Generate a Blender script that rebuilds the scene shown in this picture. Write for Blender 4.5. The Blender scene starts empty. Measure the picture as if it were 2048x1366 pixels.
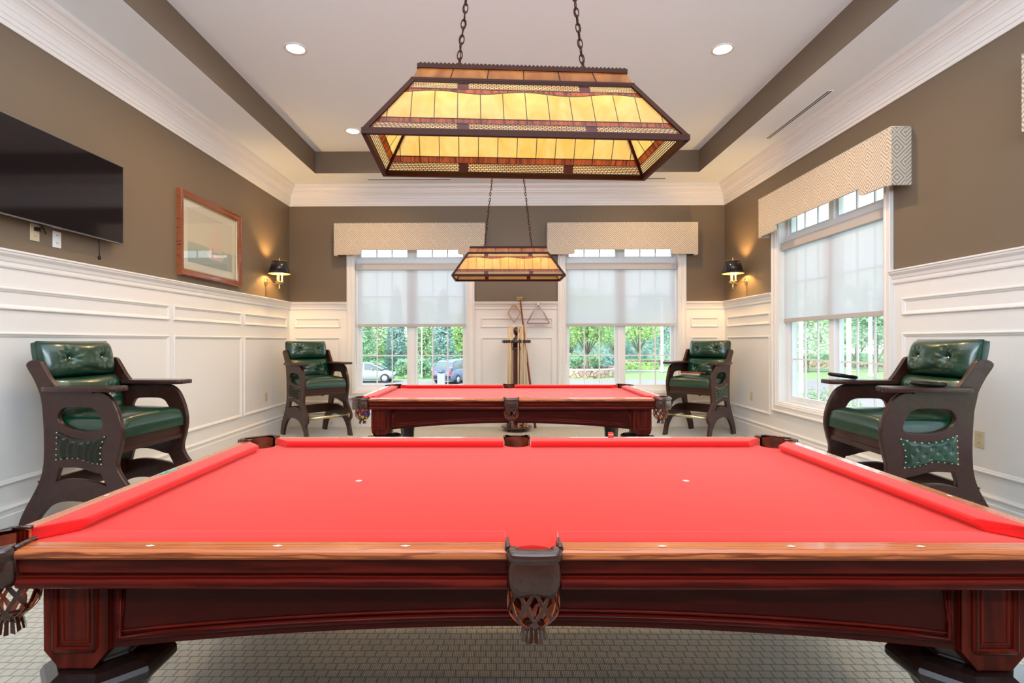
import bpy, math, random
from mathutils import Vector, Matrix
PI = math.pi
sc = bpy.context.scene
COL = sc.collection

# ------------------------------------------------------------------ camera
cam_d = bpy.data.cameras.new('camera'); cam = bpy.data.objects.new('camera', cam_d); COL.objects.link(cam)
cam_d.sensor_width = 36; cam_d.lens = 18.70; cam_d.shift_x = 0.0137; cam_d.shift_y = 0.0
cam_d.clip_start = 0.05; cam_d.clip_end = 400
cam.location = (0, 0, 1.306)
cam.rotation_euler = (Matrix.Rotation(math.radians(0.4), 4, 'Z') @ Matrix.Rotation(PI/2, 4, 'X') @ Matrix.Rotation(math.radians(-0.10), 4, 'Z')).to_euler()
sc.camera = cam
# ------------------------------------------------------------------ world, sun, added fill lights, exposure
wd = bpy.data.worlds.new('sky'); sc.world = wd; wd.use_nodes = True
nt = wd.node_tree; nt.nodes.clear()
wo = nt.nodes.new('ShaderNodeOutputWorld'); bg = nt.nodes.new('ShaderNodeBackground')
tcw = nt.nodes.new('ShaderNodeTexCoord'); sep = nt.nodes.new('ShaderNodeSeparateXYZ'); rp = nt.nodes.new('ShaderNodeValToRGB')
nt.links.new(tcw.outputs['Generated'], sep.inputs[0]); nt.links.new(sep.outputs['Z'], rp.inputs[0])
rp.color_ramp.elements[0].position = 0.0; rp.color_ramp.elements[0].color = (0.84, 0.93, 1, 1)
rp.color_ramp.elements[1].position = 0.7; rp.color_ramp.elements[1].color = (0.62, 0.80, 1, 1)
nt.links.new(rp.outputs[0], bg.inputs[0]); nt.links.new(bg.outputs[0], wo.inputs[0])
bg.inputs[1].default_value = 1.9
sun_d = bpy.data.lights.new('sun', 'SUN'); sun_d.energy = 4.2; sun_d.angle = 0.03; sun_d.color = (1, .95, .86)
sun = bpy.data.objects.new('sun', sun_d); COL.objects.link(sun); sun.rotation_euler = (math.radians(48), 0, math.radians(-35))
def area(name, loc, rot, sx, sy, e, col):
    d = bpy.data.lights.new(name, 'AREA'); d.shape = 'RECTANGLE'; d.size = sx; d.size_y = sy; d.energy = e; d.color = col
    o = bpy.data.objects.new(name, d); COL.objects.link(o); o.location = loc; o.rotation_euler = rot; return o
area('rear_fill', (0.1, -1.0, 2.75), (math.radians(125), 0, 0), 4.6, 1.2, 185, (.76, .87, 1))  # added bounce fill behind the camera, aimed up and forward; no fixture there
area('tray_fill', (0.1, 3.4, 3.95), (0, 0, 0), 4.2, 4.0, 58, (.93, .96, 1))  # added soft overhead fill under the tray ceiling, not one of its fixtures
sc.view_settings.view_transform = 'Standard'; sc.view_settings.look = 'None'
sc.view_settings.gamma = 1.0; sc.view_settings.use_curve_mapping = False
sc.view_settings.exposure = 0.63
sc.cycles.use_denoising = True
sc.cycles.max_bounces = 9; sc.cycles.diffuse_bounces = 5; sc.cycles.glossy_bounces = 4
sc.cycles.transmission_bounces = 6; sc.cycles.transparent_max_bounces = 14
sc.cycles.caustics_reflective = False; sc.cycles.caustics_refractive = False
sc.cycles.sample_clamp_indirect = 4.0

# ------------------------------------------------------------------ materials
def new_mat(name):
    m = bpy.data.materials.new(name); m.use_nodes = True
    return m, m.node_tree, m.node_tree.nodes['Principled BSDF']
def mat(name, col, rough=.5, metal=0, spec=.5, coat=0, sheen=0, emit=None, es=0, var=0, vs=8, bump=0, bs=60, stretch=(1,1,1), trans=0):
    m, t, b = new_mat(name)
    b.inputs['Base Color'].default_value = (*col, 1); b.inputs['Roughness'].default_value = rough
    b.inputs['Metallic'].default_value = metal; b.inputs['Specular IOR Level'].default_value = spec
    b.inputs['Coat Weight'].default_value = coat; b.inputs['Coat Roughness'].default_value = .06
    if sheen:
        b.inputs['Sheen Weight'].default_value = sheen; b.inputs['Sheen Roughness'].default_value = .35
    if trans: b.inputs['Transmission Weight'].default_value = trans
    if emit: b.inputs['Emission Color'].default_value = (*emit, 1); b.inputs['Emission Strength'].default_value = es
    if var or bump:
        tc = t.nodes.new('ShaderNodeTexCoord'); mp = t.nodes.new('ShaderNodeMapping'); mp.inputs['Scale'].default_value = stretch
        t.links.new(tc.outputs['Object'], mp.inputs[0])
    if var:
        n = t.nodes.new('ShaderNodeTexNoise'); n.inputs['Scale'].default_value = vs; n.inputs['Detail'].default_value = 5
        t.links.new(mp.outputs[0], n.inputs['Vector'])
        r = t.nodes.new('ShaderNodeValToRGB'); r.color_ramp.elements[0].position = .3; r.color_ramp.elements[1].position = .7
        r.color_ramp.elements[0].color = (*[c*(1-var) for c in col], 1); r.color_ramp.elements[1].color = (*[min(1, c*(1+var)) for c in col], 1)
        t.links.new(n.outputs['Fac'], r.inputs[0]); t.links.new(r.outputs[0], b.inputs['Base Color'])
    if bump:
        n2 = t.nodes.new('ShaderNodeTexNoise'); n2.inputs['Scale'].default_value = bs; n2.inputs['Detail'].default_value = 3
        t.links.new(mp.outputs[0], n2.inputs['Vector'])
        bp = t.nodes.new('ShaderNodeBump'); bp.inputs['Strength'].default_value = bump; bp.inputs['Distance'].default_value = .004
        t.links.new(n2.outputs['Fac'], bp.inputs['Height']); t.links.new(bp.outputs[0], b.inputs['Normal'])
    return m
def wood(name, dark, light, scale, stretch, rough=.22, coat=.4, dist=3.0, pos=(.25, .75), bump=0):
    m, t, b = new_mat(name); N = t.nodes; Lk = t.links
    tc = N.new('ShaderNodeTexCoord'); mp = N.new('ShaderNodeMapping'); mp.inputs['Scale'].default_value = stretch
    Lk.new(tc.outputs['Object'], mp.inputs[0])
    n = N.new('ShaderNodeTexNoise'); n.inputs['Scale'].default_value = scale*.5; n.inputs['Detail'].default_value = 2
    Lk.new(mp.outputs[0], n.inputs['Vector'])
    w = N.new('ShaderNodeTexWave'); w.wave_type = 'BANDS'; w.bands_direction = 'Y'; w.inputs['Scale'].default_value = scale
    w.inputs['Distortion'].default_value = dist; w.inputs['Detail'].default_value = 3; w.inputs['Detail Scale'].default_value = 1.2
    Lk.new(mp.outputs[0], w.inputs['Vector'])
    mx = N.new('ShaderNodeMath'); mx.operation = 'MULTIPLY_ADD'; mx.inputs[1].default_value = .65
    mul = N.new('ShaderNodeMath'); mul.operation = 'MULTIPLY'; mul.inputs[1].default_value = .4
    Lk.new(n.outputs['Fac'], mul.inputs[0]); Lk.new(w.outputs['Fac'], mx.inputs[0]); Lk.new(mul.outputs[0], mx.inputs[2])
    r = N.new('ShaderNodeValToRGB'); r.color_ramp.elements[0].position = pos[0]; r.color_ramp.elements[1].position = pos[1]
    r.color_ramp.elements[0].color = (*dark, 1); r.color_ramp.elements[1].color = (*light, 1)
    Lk.new(mx.outputs[0], r.inputs[0]); Lk.new(r.outputs[0], b.inputs['Base Color'])
    b.inputs['Roughness'].default_value = rough; b.inputs['Coat Weight'].default_value = coat; b.inputs['Coat Roughness'].default_value = .08; b.inputs['Specular IOR Level'].default_value = .3
    return m
MT = {}
MT['white'] = mat('white_trim_paint', (.80, .785, .76), .38, spec=.4)
MT['ceil'] = mat('ceiling_paint', (.83, .91, .96), .8, spec=.2)
MT['brown'] = mat('brown_wall_paint', (.172, .131, .088), .5, spec=.35, bump=.12, bs=320)
MT['gloss_white'] = mat('window_vinyl', (.82, .84, .87), .35)
MT['mahog'] = wood('mahogany_panel', (.050, .0030, .0015), (.15, .010, .005), 3, (1, 9, 9), .3, .0, 3)
MT['mahog_v'] = wood('mahogany_block', (.050, .0035, .0015), (.15, .012, .005), 3, (8, 8, 1), .3, .0, 3)
for k_ in ('mahog', 'mahog_v'): MT[k_].node_tree.nodes['Principled BSDF'].inputs['Specular IOR Level'].default_value = .16
MT['black_wood'] = mat('dark_leg_lacquer', (.018, .008, .006), .22, coat=.35)
MT['oak'] = wood('oak_rail', (.15, .020, .005), (.60, .16, .048), 5.0, (.55, 7, 7), .22, .6, 8.0, (.10, .42))
MT['chairwood'] = mat('espresso_wood', (.040, .0115, .007), .32, spec=.4, coat=.25, var=.25, vs=9, stretch=(3, 3, 12))
MT['leather'] = mat('green_leather', (.002, .040, .019), .27, spec=.8, coat=.25, var=.35, vs=5, bump=.12, bs=55)
MT['leather_piping'] = mat('dark_green_piping', (.004, .022, .014), .3)
MT['pouch'] = mat('olive_pouch_leather', (.010, .012, .005), .34, spec=.5, bump=.2, bs=60)
MT['brass'] = mat('brass', (.80, .58, .25), .22, 1)
MT['satinbrass'] = mat('pale_brass', (.72, .64, .42), .3, 1)
MT['black'] = mat('black_metal', (.012, .011, .010), .35, .4)
MT['bronze'] = mat('bronze_metal', (.040, .010, .005), .5, 0, spec=.12)
MT['pocket'] = mat('pocket_leather', (.050, .013, .007), .24, spec=.6, coat=.35, var=.3, vs=14)
MT['pocket_in'] = mat('raw_leather_lining', (.42, .085, .02), .55, var=.4, vs=40)
MT['lining'] = mat('brown_pocket_lining', (.16, .028, .010), .4, spec=.5, var=.7, vs=16)
MT['ivory'] = mat('ivory_inlay', (.78, .72, .60), .3)
MT['tvscreen'] = mat('television_glass', (.006, .004, .006), .07, spec=.6)
MT['tvframe'] = mat('television_bezel', (.30, .31, .34), .25, .9)
MT['plate'] = mat('ivory_plastic', (.62, .54, .36), .4)
MT['plate_w'] = mat('white_plastic', (.80, .80, .78), .4)
MT['slot'] = mat('dark_slot', (.02, .02, .02), .6)
MT['shaderail'] = mat('shade_rail_metal', (.50, .48, .47), .5)
MT['picwood'] = wood('rosewood_frame', (.10, .012, .004), (.34, .10, .035), 6, (1, 6, 6), .18, .6, 4)
MT['gold'] = mat('gilt_liner', (.55, .36, .14), .35, .8)
MT['matboard'] = mat('cream_mat_board', (.66, .62, .54), .7)
MT['cue'] = mat('maple_cue', (.72, .50, .26), .25, coat=.5)
MT['cue_dark'] = mat('dark_cue_butt', (.03, .015, .012), .2, coat=.5)
MT['cue_red'] = mat('red_brown_stick', (.22, .055, .020), .25, coat=.5)
MT['rackpole'] = mat('cherry_pole', (.085, .010, .006), .18, coat=.7)
MT['tri'] = mat('mahogany_rack_frame', (.20, .018, .012), .25, coat=.5)
MT['dia'] = mat('light_oak_rack_frame', (.42, .20, .05), .3, coat=.4)
MT['shade_black'] = mat('black_lamp_shade', (.012, .011, .018), .22, spec=.6)
MT['shade_in'] = mat('gold_shade_lining', (.80, .62, .28), .4)
MT['candle'] = mat('cream_candle_sleeve', (.80, .68, .42), .5)
MT['bulb'] = mat('lit_bulb', (1, .9, .7), .4, emit=(1, .72, .34), es=7)
MT['dl'] = mat('lit_downlight', (1, .95, .85), .4, emit=(1, .86, .62), es=5)
MT['chalk'] = mat('red_chalk_wrap', (.62, .04, .03), .6)
MT['chalkband'] = mat('pale_chalk_label', (.72, .42, .36), .6)
MT['tire'] = mat('tyre_rubber', (.03, .03, .035), .7)
MT['rim'] = mat('alloy_wheel', (.6, .6, .62), .35, .6)
MT['carwhite'] = mat('silver_car_paint', (.36, .41, .42), .25, coat=.6)
MT['carblue'] = mat('slate_car_paint', (.16, .20, .32), .25, coat=.6)
MT['carglass'] = mat('car_glass', (.13, .17, .18), .08, spec=.8)
MT['taillight'] = mat('tail_light_red', (.75, .05, .05), .3)
MT['bark'] = mat('tree_bark', (.20, .17, .14), .8, var=.3, vs=12)
MT['stone'] = None
MT['ripple'] = None

def felt_mat(name, col, sheen):
    m, t, b = new_mat(name); N = t.nodes; Lk = t.links
    b.inputs['Base Color'].default_value = (*col, 1); b.inputs['Roughness'].default_value = .85
    b.inputs['Specular IOR Level'].default_value = .3
    b.inputs['Sheen Weight'].default_value = sheen; b.inputs['Sheen Roughness'].default_value = .3
    b.inputs['Sheen Tint'].default_value = (1, .82, .76, 1)
    n = N.new('ShaderNodeTexNoise'); n.inputs['Scale'].default_value = 700; tc = N.new('ShaderNodeTexCoord')
    Lk.new(tc.outputs['Object'], n.inputs['Vector'])
    bp = N.new('ShaderNodeBump'); bp.inputs['Strength'].default_value = .12; bp.inputs['Distance'].default_value = .001
    Lk.new(n.outputs['Fac'], bp.inputs['Height']); Lk.new(bp.outputs[0], b.inputs['Normal'])
    return m
MT['felt'] = felt_mat('red_billiard_cloth', (.84, .026, .018), .75)
MT['cushion'] = felt_mat('red_cushion_cloth', (.82, .020, .016), .75)

def carpet():
    m, t, b = new_mat('woven_grid_carpet'); N = t.nodes; Lk = t.links
    tc = N.new('ShaderNodeTexCoord')
    br = N.new('ShaderNodeTexBrick'); br.inputs['Scale'].default_value = 1.0; br.inputs['Brick Width'].default_value = .046
    br.inputs['Row Height'].default_value = .044; br.inputs['Mortar Size'].default_value = .0036; br.inputs['Mortar Smooth'].default_value = .5
    br.offset = .5; br.inputs['Color1'].default_value = (.72, .69, .57, 1); br.inputs['Color2'].default_value = (.64, .64, .55, 1)
    br.inputs['Mortar'].default_value = (.32, .31, .25, 1)
    Lk.new(tc.outputs['Object'], br.inputs['Vector'])
    w = N.new('ShaderNodeTexWave'); w.bands_direction = 'X'; w.inputs['Scale'].default_value = 44; w.inputs['Distortion'].default_value = .6
    w.inputs['Detail'].default_value = 1
    Lk.new(tc.outputs['Object'], w.inputs['Vector'])
    r = N.new('ShaderNodeValToRGB'); r.color_ramp.elements[0].color = (.45, .45, .45, 1); r.color_ramp.elements[0].position = .15; r.color_ramp.elements[1].position = .6
    Lk.new(w.outputs['Fac'], r.inputs[0])
    mx = N.new('ShaderNodeMix'); mx.data_type = 'RGBA'; mx.blend_type = 'MULTIPLY'; mx.inputs[0].default_value = 1
    Lk.new(br.outputs['Color'], mx.inputs[6]); Lk.new(r.outputs[0], mx.inputs[7]); Lk.new(mx.outputs[2], b.inputs['Base Color'])
    bp = N.new('ShaderNodeBump'); bp.inputs['Strength'].default_value = .6; bp.inputs['Distance'].default_value = .004
    Lk.new(mx.outputs[2], bp.inputs['Height']); Lk.new(bp.outputs[0], b.inputs['Normal'])
    b.inputs['Roughness'].default_value = .95; b.inputs['Specular IOR Level'].default_value = .1
    b.inputs['Sheen Weight'].default_value = .3
    return m
MT['carpet'] = carpet()

def mathn(t, op, a, bb=None):
    n = t.nodes.new('ShaderNodeMath'); n.operation = op
    for i, x in enumerate((a, bb)):
        if x is None: continue
        if isinstance(x, (int, float)): n.inputs[i].default_value = x
        else: t.links.new(x, n.inputs[i])
    return n.outputs[0]
def fabric():
    m, t, b = new_mat('maze_diamond_fabric'); N = t.nodes; Lk = t.links
    uv = N.new('ShaderNodeUVMap'); s = N.new('ShaderNodeSeparateXYZ'); Lk.new(uv.outputs[0], s.inputs[0])
    U = mathn(t, 'MULTIPLY', s.outputs[0], 4.1); V = mathn(t, 'MULTIPLY', s.outputs[1], 4.1)
    A = mathn(t, 'ADD', U, V); B = mathn(t, 'SUBTRACT', U, V)
    fa = mathn(t, 'ABSOLUTE', mathn(t, 'SUBTRACT', mathn(t, 'FRACT', A), .5)); fb = mathn(t, 'ABSOLUTE', mathn(t, 'SUBTRACT', mathn(t, 'FRACT', B), .5))
    d = mathn(t, 'MAXIMUM', fa, fb)
    lines = mathn(t, 'SINE', mathn(t, 'MULTIPLY', d, 46.0))
    # interlocking second lattice replaces the first in a checker of cells
    fa2 = mathn(t, 'FRACT', mathn(t, 'MULTIPLY', A, 1.0)); sel = mathn(t, 'GREATER_THAN', mathn(t, 'ABSOLUTE', mathn(t, 'SUBTRACT', mathn(t, 'FRACT', mathn(t, 'MULTIPLY', U, 1.0)), .5)), .30)
    l2 = mathn(t, 'SINE', mathn(t, 'MULTIPLY', A, 46.0))
    mixv = N.new('ShaderNodeMix'); Lk.new(sel, mixv.inputs[0]); Lk.new(lines, mixv.inputs[2]); Lk.new(l2, mixv.inputs[3])
    r = N.new('ShaderNodeValToRGB'); r.color_ramp.elements[0].position = .30; r.color_ramp.elements[1].position = .62
    r.color_ramp.elements[0].color = (.37, .30, .21, 1); r.color_ramp.elements[1].color = (.68, .62, .53, 1)
    sc_ = mathn(t, 'MULTIPLY', mathn(t, 'ADD', mixv.outputs[0], 1), .5)
    Lk.new(sc_, r.inputs[0]); Lk.new(r.outputs[0], b.inputs['Base Color'])
    b.inputs['Roughness'].default_value = .8; b.inputs['Sheen Weight'].default_value = .2
    return m
MT['fabric'] = fabric()

def glass_pane():
    m = bpy.data.materials.new('window_glass'); m.use_nodes = True; t = m.node_tree; t.nodes.clear()
    o = t.nodes.new('ShaderNodeOutputMaterial'); tr = t.nodes.new('ShaderNodeBsdfTransparent'); gl = t.nodes.new('ShaderNodeBsdfGlossy')
    gl.inputs['Roughness'].default_value = .02; mx = t.nodes.new('ShaderNodeMixShader'); lw = t.nodes.new('ShaderNodeLayerWeight'); lw.inputs[0].default_value = .5
    tr.inputs[0].default_value = (.97, .985, .98, 1)
    t.links.new(mathn(t, 'ADD', mathn(t, 'MULTIPLY', mathn(t, 'POWER', lw.outputs['Facing'], 4.0), .75), .035), mx.inputs[0]); t.links.new(tr.outputs[0], mx.inputs[1]); t.links.new(gl.outputs[0], mx.inputs[2]); t.links.new(mx.outputs[0], o.inputs[0])
    return m
MT['glass'] = glass_pane()
def shade_fabric():
    m = bpy.data.materials.new('solar_shade_fabric'); m.use_nodes = True; t = m.node_tree; t.nodes.clear()
    o = t.nodes.new('ShaderNodeOutputMaterial'); tr = t.nodes.new('ShaderNodeBsdfTransparent'); tl = t.nodes.new('ShaderNodeBsdfTranslucent'); df = t.nodes.new('ShaderNodeBsdfDiffuse')
    tl.inputs[0].default_value = (.82, .87, .96, 1); df.inputs[0].default_value = (.76, .79, .84, 1)
    m1 = t.nodes.new('ShaderNodeMixShader'); m1.inputs[0].default_value = .42; m2 = t.nodes.new('ShaderNodeMixShader'); m2.inputs[0].default_value = .24
    t.links.new(df.outputs[0], m1.inputs[1]); t.links.new(tl.outputs[0], m1.inputs[2]); t.links.new(m1.outputs[0], m2.inputs[1]); t.links.new(tr.outputs[0], m2.inputs[2]); t.links.new(m2.outputs[0], o.inputs[0])
    return m
MT['shadefab'] = shade_fabric()
def art_glass(name, c1, c2, tw=.75, scale=9, filigree=False, rib=False):
    m = bpy.data.materials.new(name); m.use_nodes = True; t = m.node_tree; t.nodes.clear(); N = t.nodes; Lk = t.links
    o = N.new('ShaderNodeOutputMaterial'); tl = N.new('ShaderNodeBsdfTranslucent'); df = N.new('ShaderNodeBsdfDiffuse'); gl = N.new('ShaderNodeBsdfGlossy')
    gl.inputs['Roughness'].default_value = .15
    uv = N.new('ShaderNodeUVMap'); n = N.new('ShaderNodeTexNoise'); n.inputs['Scale'].default_value = scale; n.inputs['Detail'].default_value = 3; n.inputs['Distortion'].default_value = 1.2
    mp = N.new('ShaderNodeMapping'); mp.inputs['Scale'].default_value = (1, .5, 1) if not rib else (9, 1, 1)
    Lk.new(uv.outputs[0], mp.inputs[0]); Lk.new(mp.outputs[0], n.inputs['Vector'])
    r = N.new('ShaderNodeValToRGB'); r.color_ramp.elements[0].position = .35; r.color_ramp.elements[1].position = .65
    r.color_ramp.elements[0].color = (*c1, 1); r.color_ramp.elements[1].color = (*c2, 1); Lk.new(n.outputs['Fac'], r.inputs[0])
    out = r.outputs[0]
    if filigree:
        br = N.new('ShaderNodeTexBrick'); br.inputs['Scale'].default_value = 1; br.inputs['Brick Width'].default_value = .017; br.inputs['Row Height'].default_value = .0075
        br.inputs['Mortar Size'].default_value = .0017; br.inputs['Color1'].default_value = (1, 1, 1, 1); br.inputs['Color2'].default_value = (1, 1, 1, 1); br.inputs['Mortar'].default_value = (.10, .035, .02, 1)
        Lk.new(uv.outputs[0], br.inputs['Vector'])
        mx = N.new('ShaderNodeMix'); mx.data_type = 'RGBA'; mx.blend_type = 'MULTIPLY'; mx.inputs[0].default_value = 1
        Lk.new(out, mx.inputs[6]); Lk.new(br.outputs['Color'], mx.inputs[7]); out = mx.outputs[2]
    Lk.new(out, tl.inputs[0]); Lk.new(out, df.inputs[0])
    m1 = N.new('ShaderNodeMixShader'); m1.inputs[0].default_value = tw; m2 = N.new('ShaderNodeMixShader'); m2.inputs[0].default_value = .05
    Lk.new(df.outputs[0], m1.inputs[1]); Lk.new(tl.outputs[0], m1.inputs[2]); Lk.new(m1.outputs[0], m2.inputs[1]); Lk.new(gl.outputs[0], m2.inputs[2]); Lk.new(m2.outputs[0], o.inputs[0])
    return m
MT['amber'] = art_glass('amber_art_glass', (.84, .56, .10), (.95, .74, .26))
MT['redglass'] = art_glass('ruby_rippled_glass', (.12, .014, .004), (.46, .10, .018), .7, 5, rib=True)
MT['darkglass'] = art_glass('wine_glass_tile', (.06, .006, .004), (.10, .012, .006), .5)
MT['honey'] = art_glass('honey_top_glass', (.26, .085, .015), (.42, .17, .035), .55)
MT['filig'] = art_glass('filigree_glass', (.88, .66, .26), (.92, .74, .38), .75, 9, True)
MT['lead'] = mat('lead_came', (.05, .035, .025), .4, .6)

def leaf_mat(name, col, tl=.45):
    m = bpy.data.materials.new(name); m.use_nodes = True; t = m.node_tree; t.nodes.clear(); N = t.nodes; Lk = t.links
    o = N.new('ShaderNodeOutputMaterial'); a = N.new('ShaderNodeBsdfDiffuse'); b = N.new('ShaderNodeBsdfTranslucent')
    tc = N.new('ShaderNodeTexCoord'); n = N.new('ShaderNodeTexNoise'); n.inputs['Scale'].default_value = 2.2; Lk.new(tc.outputs['Object'], n.inputs['Vector'])
    r = N.new('ShaderNodeValToRGB'); r.color_ramp.elements[0].position = .35; r.color_ramp.elements[1].position = .65
    r.color_ramp.elements[0].color = (*[c*.6 for c in col], 1); r.color_ramp.elements[1].color = (*[min(1, c*1.25) for c in col], 1)
    Lk.new(n.outputs['Fac'], r.inputs[0]); Lk.new(r.outputs[0], a.inputs[0]); Lk.new(r.outputs[0], b.inputs[0])
    mx = N.new('ShaderNodeMixShader'); mx.inputs[0].default_value = tl; Lk.new(a.outputs[0], mx.inputs[1]); Lk.new(b.outputs[0], mx.inputs[2]); Lk.new(mx.outputs[0], o.inputs[0])
    return m
MT['leaf_bright'] = leaf_mat('bright_green_leaves', (.56, .74, .36)); MT['leaf_mid'] = leaf_mat('mid_green_leaves', (.42, .62, .42))
MT['leaf_blue'] = leaf_mat('blue_green_needles', (.34, .50, .48), .3); MT['leaf_pale'] = leaf_mat('pale_green_leaves', (.62, .76, .52))
MT['grass'] = mat('lawn_grass', (.24, .36, .14), .9, var=.25, vs=3)
MT['asphalt'] = mat('pale_pavement', (.27, .245, .24), .85, var=.08, vs=2)
MT['path'] = mat('pink_gravel_path', (.42, .34, .31), .85)
MT['postwhite'] = mat('white_post_paint', (.55, .57, .58), .5)
MT['bin'] = mat('pale_bin_plastic', (.36, .39, .44), .5); MT['binlid'] = mat('grey_bin_dome', (.10, .13, .19), .4)
def stone():
    m, t, b = new_mat('fieldstone'); N = t.nodes; Lk = t.links
    tc = N.new('ShaderNodeTexCoord'); v = N.new('ShaderNodeTexVoronoi'); v.inputs['Scale'].default_value = 2.4; v.feature = 'DISTANCE_TO_EDGE'
    v2 = N.new('ShaderNodeTexVoronoi'); v2.inputs['Scale'].default_value = 2.4
    Lk.new(tc.outputs['Object'], v.inputs['Vector']); Lk.new(tc.outputs['Object'], v2.inputs['Vector'])
    r = N.new('ShaderNodeValToRGB'); r.color_ramp.elements[0].position = .02; r.color_ramp.elements[1].position = .07; r.color_ramp.elements[0].color = (.25, .2, .18, 1); r.color_ramp.elements[1].color = (1, 1, 1, 1)
    r2 = N.new('ShaderNodeValToRGB'); r2.color_ramp.elements[0].color = (.28, .19, .15, 1); r2.color_ramp.elements[1].color = (.52, .42, .35, 1)
    Lk.new(v.outputs['Distance'], r.inputs[0]); Lk.new(v2.outputs['Color'], r2.inputs[0])
    mx = N.new('ShaderNodeMix'); mx.data_type = 'RGBA'; mx.blend_type = 'MULTIPLY'; mx.inputs[0].default_value = 1
    Lk.new(r2.outputs[0], mx.inputs[6]); Lk.new(r.outputs[0], mx.inputs[7]); Lk.new(mx.outputs[2], b.inputs['Base Color']); b.inputs['Roughness'].default_value = .85
    return m
MT['stone'] = stone()
def seascape():
    m, t, b = new_mat('faded_seascape_print'); N = t.nodes; Lk = t.links
    uv = N.new('ShaderNodeUVMap'); s = N.new('ShaderNodeSeparateXYZ'); Lk.new(uv.outputs[0], s.inputs[0])
    n = N.new('ShaderNodeTexNoise'); n.inputs['Scale'].default_value = 5; n.inputs['Detail'].default_value = 6; Lk.new(uv.outputs[0], n.inputs['Vector'])
    r = N.new('ShaderNodeValToRGB'); e = r.color_ramp.elements; e[0].position = 0; e[0].color = (.30, .36, .33, 1); e[1].position = .36; e[1].color = (.40, .44, .38, 1)
    x = e.new(.40); x.color = (.62, .56, .44, 1); y = e.new(1.0); y.color = (.58, .55, .47, 1)
    a = mathn(t, 'ADD', s.outputs[1], mathn(t, 'MULTIPLY', mathn(t, 'SUBTRACT', n.outputs['Fac'], .5), .12))
    Lk.new(a, r.inputs[0]); Lk.new(r.outputs[0], b.inputs['Base Color']); b.inputs['Roughness'].default_value = .7
    return m
MT['sea'] = seascape(); MT['sail'] = mat('print_sail_colour', (.66, .50, .42), .7)
MT['picglass'] = glass_pane(); 

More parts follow.
